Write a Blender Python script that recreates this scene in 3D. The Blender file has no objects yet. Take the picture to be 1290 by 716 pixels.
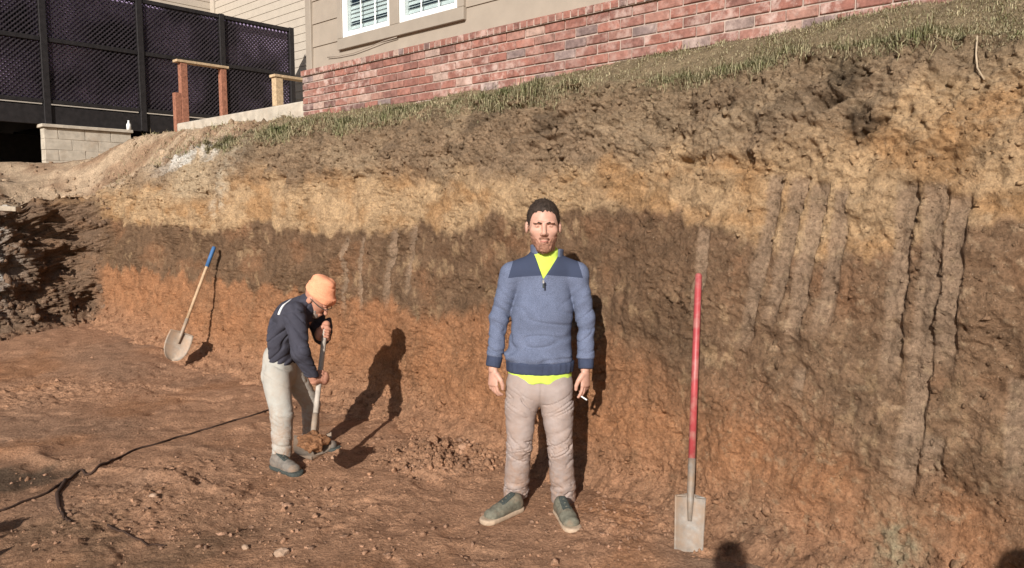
import bpy, bmesh, math, random
import numpy as np
from mathutils import Vector, Matrix
R = math.radians
random.seed(7)
rng = np.random.default_rng(11)
scene = bpy.context.scene
COL = scene.collection

# ------------------------------------------------------------------ camera, sky, sun, exposure
FPX = 950.0
PITCH = R(5.59)
CAM = np.array([0.0, 0.0, 1.70])
cam_d = bpy.data.cameras.new('camera')
cam = bpy.data.objects.new('camera', cam_d)
COL.objects.link(cam)
cam.location = CAM
cam.rotation_euler = (R(90) - PITCH, 0, 0)
cam_d.sensor_width = 36.0
cam_d.lens = 36.0 * FPX / 1290.0
cam_d.clip_start = 0.05
cam_d.clip_end = 1500
scene.camera = cam

SUN_EL, SUN_AZ = R(24.5), R(15)          # light travels towards +y, 15 degrees to +x
world = bpy.data.worlds.new('World')
scene.world = world
world.use_nodes = True
wn = world.node_tree
wn.nodes.clear()
sky = wn.nodes.new('ShaderNodeTexSky')
sky.sky_type = 'NISHITA'
sky.sun_disc = False
sky.sun_elevation = SUN_EL
sky.sun_rotation = math.atan2(-math.sin(SUN_AZ), -math.cos(SUN_AZ))
bg = wn.nodes.new('ShaderNodeBackground')
bg.inputs['Strength'].default_value = 0.065
wo = wn.nodes.new('ShaderNodeOutputWorld')
wn.links.new(sky.outputs[0], bg.inputs['Color'])
wn.links.new(bg.outputs[0], wo.inputs['Surface'])
sun_d = bpy.data.lights.new('sun', 'SUN')
sun_d.energy = 5.0
sun_d.angle = R(0.53)
sun_d.color = (1.0, 0.965, 0.92)
sun = bpy.data.objects.new('sun', sun_d)
COL.objects.link(sun)
SDIR = Vector((math.sin(SUN_AZ) * math.cos(SUN_EL), math.cos(SUN_AZ) * math.cos(SUN_EL), -math.sin(SUN_EL)))
sun.rotation_euler = SDIR.to_track_quat('-Z', 'Y').to_euler()
scene.view_settings.view_transform = 'Standard'
scene.view_settings.look = 'None'
scene.view_settings.exposure = 0.30
scene.view_settings.gamma = 1.0
scene.view_settings.use_curve_mapping = False
scene.render.engine = 'CYCLES'

# ------------------------------------------------------------------ measuring helpers (photo pixel -> point at a distance)
def pdir(px, py):
    u, v = (px - 645.0) / FPX, (358.0 - py) / FPX
    return np.array([u, math.cos(PITCH) + v * math.sin(PITCH), -math.sin(PITCH) + v * math.cos(PITCH)])
def at(px, py, y):
    d = pdir(px, py)
    return CAM + d * (y / d[1])
def on_z(px, py, z=0.0):
    d = pdir(px, py)
    return CAM + d * ((z - CAM[2]) / d[2])
def project(P):
    P = np.asarray(P, dtype=np.float64) - CAM
    fy = P[..., 1] * math.cos(PITCH) - P[..., 2] * math.sin(PITCH)
    fz = P[..., 1] * math.sin(PITCH) + P[..., 2] * math.cos(PITCH)
    return 645 + FPX * P[..., 0] / fy, 358 - FPX * fz / fy, fy

# ------------------------------------------------------------------ noise
_perm = np.arange(256)
np.random.RandomState(3).shuffle(_perm)
_perm = np.concatenate([_perm, _perm, _perm]).astype(np.int32)
_g = np.random.RandomState(5).normal(size=(256, 3)).astype(np.float32)
_g /= np.linalg.norm(_g, axis=1, keepdims=True)
def perlin(x, y, z):
    x, y, z = np.broadcast_arrays(np.asarray(x, np.float32), np.asarray(y, np.float32), np.asarray(z, np.float32))
    xi, yi, zi = np.floor(x), np.floor(y), np.floor(z)
    xf, yf, zf = x - xi, y - yi, z - zi
    xi, yi, zi = xi.astype(np.int32) & 255, yi.astype(np.int32) & 255, zi.astype(np.int32) & 255
    u, v, w = (f * f * f * (f * (f * 6 - 15) + 10) for f in (xf, yf, zf))
    def gr(i, j, k):
        h = _perm[_perm[_perm[xi + i] + yi + j] + zi + k] & 255
        g = _g[h]
        return g[..., 0] * (xf - i) + g[..., 1] * (yf - j) + g[..., 2] * (zf - k)
    def lp(a, b, t): return a + (b - a) * t
    return lp(lp(lp(gr(0,0,0), gr(1,0,0), u), lp(gr(0,1,0), gr(1,1,0), u), v),
              lp(lp(gr(0,0,1), gr(1,0,1), u), lp(gr(0,1,1), gr(1,1,1), u), v), w) * 1.5
_a2 = np.random.RandomState(9).uniform(0, 2 * math.pi, 1024).astype(np.float32)
_g2x, _g2y = np.cos(_a2), np.sin(_a2)
_p2 = np.arange(1024); np.random.RandomState(13).shuffle(_p2)
_p2 = np.concatenate([_p2, _p2]).astype(np.int32)
def perlin2(x, y):
    xi, yi = np.floor(x), np.floor(y)
    xf, yf = x - xi, y - yi
    xi, yi = xi.astype(np.int32) & 1023, yi.astype(np.int32) & 1023
    a0, a1 = _p2[xi], _p2[(xi + 1) & 1023]
    u = xf * xf * xf * (xf * (xf * 6 - 15) + 10)
    v = yf * yf * yf * (yf * (yf * 6 - 15) + 10)
    h = _p2[a0 + yi]; n00 = _g2x[h] * xf + _g2y[h] * yf
    h = _p2[a1 + yi]; n10 = _g2x[h] * (xf - 1) + _g2y[h] * yf
    y1 = (yi + 1) & 1023
    h = _p2[a0 + y1]; n01 = _g2x[h] * xf + _g2y[h] * (yf - 1)
    h = _p2[a1 + y1]; n11 = _g2x[h] * (xf - 1) + _g2y[h] * (yf - 1)
    n00 += (n10 - n00) * u; n01 += (n11 - n01) * u
    return (n00 + (n01 - n00) * v) * 1.45
_perlin3 = perlin
def _const(a):
    a = np.asarray(a)
    return a.size == 1 or (a.size > 1 and a.flat[0] == a.flat[-1] and a.flat[a.size // 3] == a.flat[0] and a.flat[a.size // 2 + 1] == a.flat[0])
def perlin(x, y, z):
    if _const(z):
        x, y = np.broadcast_arrays(np.asarray(x, np.float32), np.asarray(y, np.float32))
        k = float(np.asarray(z).flat[0])
        if x.ndim == 2 and x.shape[1] > 1 and _const(y) and x[0, 0] == x[0, -1] and x[-1, 0] == x[-1, -1] and x[1, 0] == x[1, 7]:
            r = perlin2(x[:, :1] + 37.7 * k, y[:, :1] + 91.3 * k)      # varies along the first axis only
            return np.broadcast_to(r, x.shape)
        return perlin2(x + 37.7 * k, y + 91.3 * k)
    return _perlin3(x, y, z)
def fbm(x, y, z, octaves=4, gain=0.5):
    a, s, f = 1.0, 0.0, 1.0
    for o in range(octaves):
        s = s + a * perlin(x * f + 17.3 * o, y * f + 5.1 * o, z + 0.37 * o if _const(z) else z * f + 9.7 * o)
        a *= gain; f *= 2.03
    return s
def sstep(a, b, x):
    t = np.clip((x - a) / (b - a), 0, 1)
    return t * t * (3 - 2 * t)
def mixc(c, d, m):
    return c * (1 - m[..., None]) + np.asarray(d) * m[..., None]

# ------------------------------------------------------------------ object helpers
def new_mesh(name, verts, faces):
    verts = np.asarray(verts, np.float32).reshape(-1, 3)
    me = bpy.data.meshes.new(name)
    if isinstance(faces, np.ndarray):
        n, k = faces.shape
        me.vertices.add(len(verts)); me.vertices.foreach_set('co', verts.ravel())
        me.loops.add(n * k); me.loops.foreach_set('vertex_index', faces.astype(np.int32).ravel())
        me.polygons.add(n)
        me.polygons.foreach_set('loop_start', np.arange(0, n * k, k, dtype=np.int32))
        me.update(calc_edges=True); me.validate()
    else:
        me.from_pydata([tuple(map(float, v)) for v in verts], [], faces)
        me.update()
    return me
def smooth(me, on=True):
    me.polygons.foreach_set('use_smooth', [on] * len(me.polygons))
def obj(name, me, material=None, parent=None, loc=None):
    o = bpy.data.objects.new(name, me)
    COL.objects.link(o)
    if material is not None and me is not None and len(me.materials) == 0:
        me.materials.append(material)
    if parent is not None: o.parent = parent
    if loc is not None: o.location = loc
    return o
def tag(o, label=None, cat=None, group=None, kind=None):
    if label: o['label'] = label
    if cat: o['category'] = cat
    if group: o['group'] = group
    if kind: o['kind'] = kind
    return o
def empty(name, loc=(0, 0, 0), rz=0.0, parent=None):
    o = bpy.data.objects.new(name, None)
    COL.objects.link(o)
    o.location = loc
    o.rotation_euler = (0, 0, rz)
    o.empty_display_size = 0.1
    if parent is not None: o.parent = parent
    return o
def set_col(me, cols):
    a = me.color_attributes.new('Col', 'FLOAT_COLOR', 'POINT')
    c = np.ones((len(cols), 4), np.float32); c[:, :3] = cols
    a.data.foreach_set('color', c.ravel())
def box_mesh(name, lo, hi, bevel=0.0, jitter=0.0):
    bm = bmesh.new()
    bmesh.ops.create_cube(bm, size=1)
    lo, hi = Vector(lo), Vector(hi)
    for v in bm.verts:
        v.co = Vector((lo[i] + (v.co[i] + 0.5) * (hi[i] - lo[i]) for i in range(3)))
    if bevel > 0:
        bmesh.ops.bevel(bm, geom=bm.edges[:], offset=bevel, segments=1, affect='EDGES', profile=0.5)
    if jitter > 0:
        for v in bm.verts:
            v.co += Vector((random.uniform(-jitter, jitter) for _ in range(3)))
    me = bpy.data.meshes.new(name)
    bm.to_mesh(me); bm.free()
    return me
def tube_mesh(name, pts, radii, sides=8, cap=True):
    pts = [Vector(p) for p in pts]
    if not hasattr(radii, '__len__'): radii = [radii] * len(pts)
    V, F = [], []
    prev = None
    for i, p in enumerate(pts):
        t = (pts[min(i + 1, len(pts) - 1)] - pts[max(i - 1, 0)]).normalized()
        if prev is None:
            a = t.orthogonal().normalized()
        else:
            a = (prev - t * prev.dot(t)).normalized()
        prev = a
        b = t.cross(a)
        for k in range(sides):
            th = 2 * math.pi * k / sides
            V.append(p + (a * math.cos(th) + b * math.sin(th)) * radii[i])
    for i in range(len(pts) - 1):
        for k in range(sides):
            k2 = (k + 1) % sides
            F.append((i * sides + k, i * sides + k2, (i + 1) * sides + k2, (i + 1) * sides + k))
    if cap:
        F.append(tuple(range(sides))[::-1])
        F.append(tuple((len(pts) - 1) * sides + k for k in range(sides)))
    me = new_mesh(name, np.array([tuple(v) for v in V]), F)
    smooth(me)
    return me

# ------------------------------------------------------------------ materials
class N:
    def __init__(s, name):
        s.m = bpy.data.materials.new(name); s.m.use_nodes = True
        s.t = s.m.node_tree; s.t.nodes.clear()
        s.out = s.t.nodes.new('ShaderNodeOutputMaterial')
        s.b = s.t.nodes.new('ShaderNodeBsdfPrincipled')
        s.t.links.new(s.b.outputs[0], s.out.inputs['Surface'])
    def n(s, typ, **kw):
        nd = s.t.nodes.new(typ)
        for k, v in kw.items():
            if k.startswith('i_'):
                nd.inputs[k[2:].replace('_', ' ')].default_value = v
            else: setattr(nd, k, v)
        return nd
    def l(s, a, b): s.t.links.new(a, b)
    def noise(s, vec, scale, detail=4, rough=0.55, dist=0.0):
        nd = s.n('ShaderNodeTexNoise', i_Scale=scale, i_Detail=detail, i_Roughness=rough, i_Distortion=dist)
        if vec is not None: s.l(vec, nd.inputs['Vector'])
        return nd.outputs['Fac']
    def ramp(s, fac, stops):
        nd = s.n('ShaderNodeValToRGB')
        e = nd.color_ramp.elements
        while len(e) < len(stops): e.new(0.5)
        for i, (p, c) in enumerate(stops):
            e[i].position = p
            e[i].color = (c[0], c[1], c[2], 1) if hasattr(c, '__len__') else (c, c, c, 1)
        s.l(fac, nd.inputs[0])
        return nd.outputs[0]
    def mix(s, a, b, fac, mode='MIX'):
        nd = s.n('ShaderNodeMix', data_type='RGBA', blend_type=mode, clamp_factor=True)
        for sock, v in ((nd.inputs[0], fac), (nd.inputs[6], a), (nd.inputs[7], b)):
            if isinstance(v, (int, float)): sock.default_value = v
            elif hasattr(v, '__len__'): sock.default_value = (v[0], v[1], v[2], 1)
            else: s.l(v, sock)
        return nd.outputs[2]
    def math(s, op, a, b=0.0):
        nd = s.n('ShaderNodeMath', operation=op)
        for sock, v in ((nd.inputs[0], a), (nd.inputs[1], b)):
            if isinstance(v, (int, float)): sock.default_value = v
            else: s.l(v, sock)
        return nd.outputs[0]
    def bump(s, h, dist, strength=1.0, prev=None):
        nd = s.n('ShaderNodeBump', i_Distance=dist, i_Strength=strength)
        s.l(h, nd.inputs['Height'])
        if prev is not None: s.l(prev, nd.inputs['Normal'])
        return nd.outputs[0]
    def done(s, color, rough=0.9, normal=None, spec=0.2, metal=0.0):
        if hasattr(color, '__len__'): s.b.inputs['Base Color'].default_value = (*color[:3], 1)
        else: s.l(color, s.b.inputs['Base Color'])
        if isinstance(rough, (int, float)): s.b.inputs['Roughness'].default_value = rough
        else: s.l(rough, s.b.inputs['Roughness'])
        s.b.inputs['Specular IOR Level'].default_value = spec
        s.b.inputs['Metallic'].default_value = metal
        if normal is not None: s.l(normal, s.b.inputs['Normal'])
        return s.m
def simple(name, col, rough=0.7, var=0.18, vscale=25, bscale=120, bdist=0.001, spec=0.25, metal=0.0, dirt=None, dirt_amt=0.4, dscale=9):
    m = N(name)
    c = m.n('ShaderNodeTexCoord').outputs['Object']
    f = m.noise(c, vscale, 5)
    col2 = tuple(max(0, x * (1 - var * 1.6)) for x in col)
    col3 = tuple(min(1, x * (1 + var * 1.2)) for x in col)
    k = m.ramp(f, [(0.28, col2), (0.72, col3)])
    if dirt is not None:
        d = m.ramp(m.noise(c, dscale, 6, 0.65), [(0.62 - 0.35 * dirt_amt, 0.0), (0.80 - 0.25 * dirt_amt, 1.0)])
        k = m.mix(k, dirt, m.math('MULTIPLY', d, min(1, dirt_amt * 1.4)))
    nb = m.bump(m.noise(c, bscale, 4, 0.6), bdist)
    return m.done(k, rough, nb, spec, metal)

def earth_material(name, fine=1.0):
    m = N(name)
    g = m.n('ShaderNodeNewGeometry').outputs['Position']
    a = m.n('ShaderNodeVertexColor', layer_name='Col').outputs['Color']
    n1 = m.noise(g, 9, 6, 0.65)
    n2 = m.noise(g, 55, 5, 0.7)
    n3 = m.noise(g, 240, 3, 0.6)
    k = m.mix(a, m.ramp(n1, [(0.25, 0.62), (0.5, 1.0), (0.78, 1.38)]), 1.0, 'MULTIPLY')
    k = m.mix(k, m.ramp(n2, [(0.28, 0.52), (0.5, 1.0), (0.72, 1.45)]), 0.85, 'MULTIPLY')
    # pale grit specks
    sp = m.ramp(m.noise(g, 130, 2, 0.5), [(0.66, 0.0), (0.74, 1.0)])
    k = m.mix(k, m.mix(k, (0.62, 0.48, 0.34), 0.45), sp)
    pit = m.ramp(m.noise(g, 75, 4, 0.7, 0.6), [(0.60, 0.0), (0.70, 1.0)])
    k = m.mix(k, m.mix(k, (0.05, 0.032, 0.02), 0.55), pit)
    vo = m.n('ShaderNodeTexVoronoi', i_Scale=42.0, feature='F1')
    m.l(g, vo.inputs['Vector'])
    b1 = m.bump(vo.outputs['Distance'], -0.006 * fine)
    b2 = m.bump(n2, 0.026 * fine, 1.0, b1)
    b3 = m.bump(n3, 0.005 * fine, 1.0, b2)
    return m.done(k, 0.95, b3, 0.1)
M_earth = earth_material('earth')
M_floor = earth_material('trodden_earth', 0.8)

C_orange = np.array((0.352, 0.168, 0.082))
C_dark = np.array((0.168, 0.102, 0.060))
C_tan = np.array((0.48, 0.32, 0.180))
C_top = np.array((0.250, 0.170, 0.107))
C_humus_shade = np.array((0.105, 0.072, 0.047))
C_pale = np.array((0.50, 0.41, 0.30))
C_floor = np.array((0.395, 0.215, 0.125))
C_floor2 = np.array((0.315, 0.182, 0.112))

# ------------------------------------------------------------------ the pit floor
CORNER = np.array((-5.7, 10.2))
def floor_z(x, y):
    x = np.atleast_1d(np.asarray(x, np.float64)); y = np.atleast_1d(np.asarray(y, np.float64))
    d = np.hypot(x - CORNER[0], y - CORNER[1])
    z = 0.20 * (1 - sstep(0.3, 4.2, d))
    z = z + 0.030 * fbm(x * 0.9, y * 0.9, 0 * x + 1.5, 3) + 0.007 * fbm(x * 5, y * 5, 0 * x + 3.5, 3)
    # scraped streaks
    u = x * 0.72 + y * 0.69
    z = z + 0.003 * perlin(u * 9, (x - y) * 1.6, 0 * x + 2)
    # trodden heel and toe dents
    dent = sstep(0.30, 0.62, fbm(x * 3.3 + 11, y * 3.3, 0 * x + 5, 2))
    z = z - 0.016 * dent + 0.006 * np.abs(fbm(x * 16, y * 16, 0 * x + 6, 3, 0.6)) * sstep(-0.2, 0.5, fbm(x * 1.3, y * 1.3, 0 * x + 7, 2))
    # unseen mound added outside the left of the view to shade the floor
    hx, hy = x + 3.35, y - 2.35
    heap = np.exp(-((hx / 0.72) ** 2 + (hy / 0.65) ** 2) ** 1.3)
    z = z + 0.62 * heap * (1 + 0.5 * fbm(x * 3.1, y * 3.1, 0 * x + 8, 4)) + 0.10 * heap * fbm(x * 9, y * 9, 0 * x, 3)
    # churned-up patches
    for (cx, cy, r, a) in CHURN:
        near = (np.abs(x - cx) < 1.8 * r) & (np.abs(y - cy) < 1.8 * r)
        if not near.any(): continue
        xs, ys = x[near], y[near]
        k = np.exp(-(((xs - cx) ** 2 + (ys - cy) ** 2) / r ** 2) ** 1.5)
        z[near] += k * a * (0.5 + 1.2 * np.abs(fbm(xs * 13, ys * 13, 4.0, 3)) + 0.4 * perlin(xs * 4, ys * 4, 0.0))
    # low furrow with a raised dark lip in the lower left
    d2 = y - (4.62 - 0.42 * (x + 2.2)) + 0.12 * perlin(x * 4, y * 4, 0 * x + 6)
    z = z + 0.035 * np.exp(-(d2 / 0.07) ** 2) * sstep(-1.2, -2.2, x)
    return z
CHURN = []
for (px, py, r, a) in ((560, 575, 0.42, 0.05), (470, 640, 0.5, 0.012), (250, 640, 0.75, 0.010), (110, 660, 0.5, 0.014), (230, 600, 0.5, 0.012), (800, 660, 0.35, 0.03), (180, 480, 0.8, 0.015), (40, 500, 0.6, 0.03)):
    p = on_z(px, py)
    CHURN.append((p[0], p[1], r, a))
def axis(segs):
    out = []
    for (a, b, n) in segs: out.append(np.linspace(a, b, n, endpoint=False))
    out.append(np.array([segs[-1][1]]))
    return np.concatenate(out)
gx = axis([(-250, -20, 12), (-20, -8, 40), (-8, -4, 150), (-4, 1.8, 400), (1.8, 6, 50), (6, 250, 12)])
gy = axis([(-250, -6, 14), (-6, 2.2, 60), (2.2, 7.2, 380), (7.2, 12, 150), (12, 30, 20), (30, 250, 10)])
X, Y = np.meshgrid(gx, gy, indexing='ij')
Z = floor_z(X, Y)
nx, ny = X.shape
idx = np.arange(nx * ny).reshape(nx, ny)
F = np.stack([idx[:-1, :-1], idx[1:, :-1], idx[1:, 1:], idx[:-1, 1:]], -1).reshape(-1, 4)
me = new_mesh('ground', np.stack([X, Y, Z], -1), F); smooth(me)
c = np.broadcast_to(C_floor, X.shape + (3,)).copy()
c = mixc(c, C_floor2, sstep(-0.15, 0.6, fbm(X * 0.7, Y * 0.7, 0 * X + 2, 4)) * 0.9)
c = mixc(c, C_orange * 0.95, sstep(0.05, 0.7, fbm(X * 0.9 + 30, Y * 0.9, 0 * X + 6, 4)) * 0.7)
pd = on_z(20, 605)
dk = np.exp(-(((X - pd[0]) / 0.42) ** 2 + ((Y - pd[1]) / 0.30) ** 2) ** 1.6)
c = mixc(c, C_humus_shade * 0.9, np.clip(dk * (0.95 + 0.7 * fbm(X * 4, Y * 4, 0 * X, 3)), 0, 0.9))
pd = on_z(120, 690)
dk = np.exp(-(((X - pd[0]) / 0.9) ** 2 + ((Y - pd[1]) / 0.5) ** 2) ** 1.4)
c = mixc(c, C_dark * 1.15, np.clip(dk * (0.45 + 0.9 * fbm(X * 2.2, Y * 2.2, 0 * X, 4)), 0, 0.7))
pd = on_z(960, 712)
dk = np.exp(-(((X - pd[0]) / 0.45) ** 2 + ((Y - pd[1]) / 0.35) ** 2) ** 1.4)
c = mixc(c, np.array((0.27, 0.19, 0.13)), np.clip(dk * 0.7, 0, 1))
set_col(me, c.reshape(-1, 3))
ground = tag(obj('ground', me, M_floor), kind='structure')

# ------------------------------------------------------------------ the cut bank and the yard above it
HOUSE_RZ = R(-42.7)
HC = np.array((-2.36, 8.67))                      # house corner at the left end of the brick wall
HA = np.array((math.cos(HOUSE_RZ), math.sin(HOUSE_RZ)))
HN = np.array((-math.sin(HOUSE_RZ), math.cos(HOUSE_RZ)))
def hw(x, y, z=0.0):
    p = HC + HA * x + HN * y
    return np.array((p[0], p[1], z))

ctrl = np.array([(6.0, -1.4), (4.2, 0.5), (2.45, 2.45), (1.25, 3.75), (0.56, 4.58), (-1.1, 6.35), (-3.3, 8.2), (-4.9, 9.55), (-5.55, 10.15), (-5.85, 10.1), (-6.08, 9.3), (-6.55, 8.1), (-7.5, 5.7), (-9.0, 2.0)])
def catmull(P, n):
    out = []
    for i in range(len(P) - 1):
        p0, p1, p2, p3 = P[max(i - 1, 0)], P[i], P[i + 1], P[min(i + 2, len(P) - 1)]
        t = np.linspace(0, 1, n, endpoint=False)[:, None]
        out.append(0.5 * (2 * p1 + (p2 - p0) * t + (2 * p0 - 5 * p1 + 4 * p2 - p3) * t ** 2 + (3 * p1 - p0 - 3 * p2 + p3) * t ** 3))
    out.append(P[-1:])
    return np.concatenate(out)
cv = catmull(ctrl, 60)
seg = np.hypot(*np.diff(cv, axis=0).T)
arc = np.concatenate([[0], np.cumsum(seg)])
def base_at(s):
    return np.stack([np.interp(s, arc, cv[:, 0]), np.interp(s, arc, cv[:, 1])], -1)
def arc_of(p):
    d = np.hypot(cv[:, 0] - p[0], cv[:, 1] - p[1])
    return arc[np.argmin(d)]
# sample spacing grows with the distance from the viewer
S = [0.0]
while S[-1] < arc[-1]:
    b = base_at(np.array([S[-1]]))[0]
    dist = math.hypot(b[0], b[1])
    S.append(S[-1] + min(max(0.0026 * dist, 0.009), 0.03) * (5.0 if b[1] < 1.8 or abs(b[0]) > 0.82 * b[1] else 1.0))
S = np.array(S)
B = base_at(S)
Tn = np.gradient(B, axis=0); Tn /= np.linalg.norm(Tn, axis=1, keepdims=True)
Nn = np.stack([Tn[:, 1], -Tn[:, 0]], -1)           # into the bank
k = np.ones(41) / 41
pad = np.concatenate([np.repeat(Nn[:1], 20, 0), Nn, np.repeat(Nn[-1:], 20, 0)])
Nn = np.stack([np.convolve(pad[:, 0], k, 'valid'), np.convolve(pad[:, 1], k, 'valid')], -1)
Nn /= np.linalg.norm(Nn, axis=1, keepdims=True)
s_sh = arc_of((-3.3, 8.2)); s_co = arc_of((-5.7, 10.2)); s_mid = arc_of((-1.1, 6.35)); s_man = arc_of((0.56, 4.58)); s_r = arc_of((1.25, 3.75))
s_left = arc_of((-6.05, 9.0))
ze = np.interp(S, [0, s_r, s_man, s_mid, s_sh, s_co - 0.9, s_co, s_left, s_left + 2.5], [2.46, 2.46, 2.50, 2.58, 2.47, 2.2, 1.98, 1.45, 1.15])
ze = ze + 0.05 * fbm(S * 1.3, 0 * S, 0 * S + 2, 3)

TOE, FACE, SLUMP, YARD = 32, 220, 95, 84
NV = TOE + FACE + SLUMP + YARD
nS = len(S)
T = np.zeros((nS, NV)); Zb = np.zeros((nS, NV))
SS = np.repeat(S[:, None], NV, 1)
u = np.linspace(0, 1, TOE, endpoint=False)
fz0 = floor_z(B[:, 0], B[:, 1])
T[:, :TOE] = -0.62 + 0.62 * u
Zb[:, :TOE] = fz0[:, None] - 0.09 + 0.20 * u ** 1.8
u = np.linspace(0, 1, FACE, endpoint=False)
zb = ze - 0.46
z0 = fz0 + 0.11
Zb[:, TOE:TOE + FACE] = z0[:, None] + (zb - z0)[:, None] * u
# the face: close to plumb, curving out a little at the foot
T[:, TOE:TOE + FACE] = 0.10 * u + 0.06 * (1 - (1 - u) ** 3)
T[:, TOE:TOE + FACE] += sstep(s_co - 0.1, s_co + 0.3, S)[:, None] * 0.42 * u
t1 = (0.16 + 0.42 * sstep(s_co - 0.1, s_co + 0.3, S))[:, None]
u = np.linspace(0, 1, SLUMP, endpoint=False)
Zb[:, TOE + FACE:TOE + FACE + SLUMP] = zb[:, None] + (ze - zb)[:, None] * (1 - (1 - u) ** 1.25)
T[:, TOE + FACE:TOE + FACE + SLUMP] = t1 + 0.22 * u ** 1.3
t2 = t1 + 0.22
u = np.linspace(0, 1, YARD)
T[:, -YARD:] = t2 + (0.9 * u + 13.0 * u ** 4)
YP = []
for (lx, ly, z) in ((0, -0.1, 2.78), (1.5, -0.1, 2.78), (3, -0.1, 2.79), (4.5, -0.1, 2.80), (6, -0.1, 2.80), (8, -0.1, 2.80), (10, 0, 2.80), (5, 5, 2.8), (0, 3, 2.82), (0.0, 1.0, 2.80),
                    (-2.0, 0.7, 2.84), (-3.7, 0.3, 2.82), (-3.7, 1.0, 2.86), (-6.1, -0.9, 2.44), (-6.1, 0.5, 2.62), (-6.1, 2.0, 2.75), (-9, 0, 2.45), (-9, 3, 2.6), (-7.0, -3.0, 2.25), (-9.5, -3.5, 2.1)):
    p = hw(lx, ly)
    YP.append((p[0], p[1], z))
YP += [(-7.1, 10.4, 2.12), (-8.5, 8.5, 1.8), (-9, 5, 1.3), (-9.5, 1.0, 1.2), (-13, 6, 1.5)]
YP = np.array(YP)
def yard_z(x, y):
    d2 = (x[..., None] - YP[:, 0]) ** 2 + (y[..., None] - YP[:, 1]) ** 2 + 0.02
    w = d2 ** -1.6
    return (w * YP[:, 2]).sum(-1) / w.sum(-1)
PX = B[:, None, 0] + Nn[:, None, 0] * T
PY = B[:, None, 1] + Nn[:, None, 1] * T
u = np.linspace(0, 1, YARD)
yz = yard_z(PX[:, -YARD:], PY[:, -YARD:])
bl = sstep(0, 0.85, (T[:, -YARD:] - t2) / 0.8)
Zb[:, -YARD:] = ze[:, None] * (1 - bl) + yz * bl
BASE = np.stack([PX, PY, Zb], -1)

# --- relief
z, s = Zb, SS
onface = np.zeros(NV); onface[TOE:TOE + FACE] = 1; onface[TOE + FACE:TOE + FACE + SLUMP] = 1
onface = np.convolve(np.pad(onface, 6, mode='edge'), np.ones(13) / 13, 'valid')[None, :] * np.ones((nS, 1))
toe = np.zeros(NV); toe[:TOE] = 1; toe = np.convolve(np.pad(toe, 5, mode='edge'), np.ones(11) / 11, 'valid')[None, :] * np.ones((nS, 1))
yard = np.zeros(NV); yard[-YARD:] = 1; yard = yard[None, :] * np.ones((nS, 1))
slump = np.zeros(NV); slump[TOE + FACE - 10:TOE + FACE + SLUMP] = 1; slump = np.convolve(np.pad(slump, 12, mode='edge'), np.ones(25) / 25, 'valid')[None, :] * np.ones((nS, 1))
leftend = sstep(s_co - 0.25, s_co + 0.1, s)
disp = np.zeros_like(z)                            # positive = out towards the pit
big = fbm(s * 0.9, z * 1.3, 0 * s + 3, 3)
med = fbm(s * 4.2, z * 4.6, 0 * s + 5, 4)
fine = fbm(s * 19, z * 19, 0 * s + 7, 3, 0.6)
rug = (1 - 0.58 * sstep(s_man + 0.2, s_r - 0.4, s)) * (0.30 + 1.0 * sstep(-0.25, 0.45, fbm(s * 1.6 + 3, z * 2.0, 0 * s + 115, 3)))
rgh = fbm(s * 13, z * 15, 0 * s + 117, 4, 0.68)
disp += onface * (0.055 * big + 0.022 * med + rug * (0.009 * fine + 0.026 * (0.45 - np.abs(rgh))))
rid = 1 - np.abs(fbm(s * 6.5, z * 7.5, 0 * s + 12, 3, 0.55))
disp += onface * 0.020 * (rid - 0.7)
# torn topsoil: blocky clods with hollows under them
clod = fbm(s * 5.0, z * 9.0, 0 * s + 20, 4, 0.6)
hol = sstep(0.15, 0.55, fbm(s * 2.6, z * 6.5, 0 * s + 25, 3))
disp += slump * (0.016 * clod + 0.028 * (0.75 - np.abs(fbm(s * 7, z * 9, 0 * s + 21, 4, 0.6))) - 0.060 * hol * sstep(-0.1, 0.4, fbm(s * 1.1, z * 1.3, 0 * s + 27, 2)) + 0.012 * fbm(s * 24, z * 24, 0 * s + 2, 2))
# flutes left by the bucket teeth, in runs
run = sstep(0.10, 0.45, fbm(s * 0.9, z * 1.2, 0 * s + 31, 3))
warp = 0.05 * perlin(s * 1.1, z * 1.4, 0 * s + 40) + 0.055 * z
ph = (s + warp) / 0.105
cell = np.floor(ph)
amp = 0.5 + 0.5 * perlin(cell * 1.7, z * 1.3, 0 * s + 43)
fl = (0.5 + 0.5 * np.cos(2 * math.pi * ph)) ** 2
facemask = onface * (1 - slump)
disp -= facemask * run * 0.014 * fl * np.clip(amp, 0, 1) * (1 - leftend)
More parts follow.
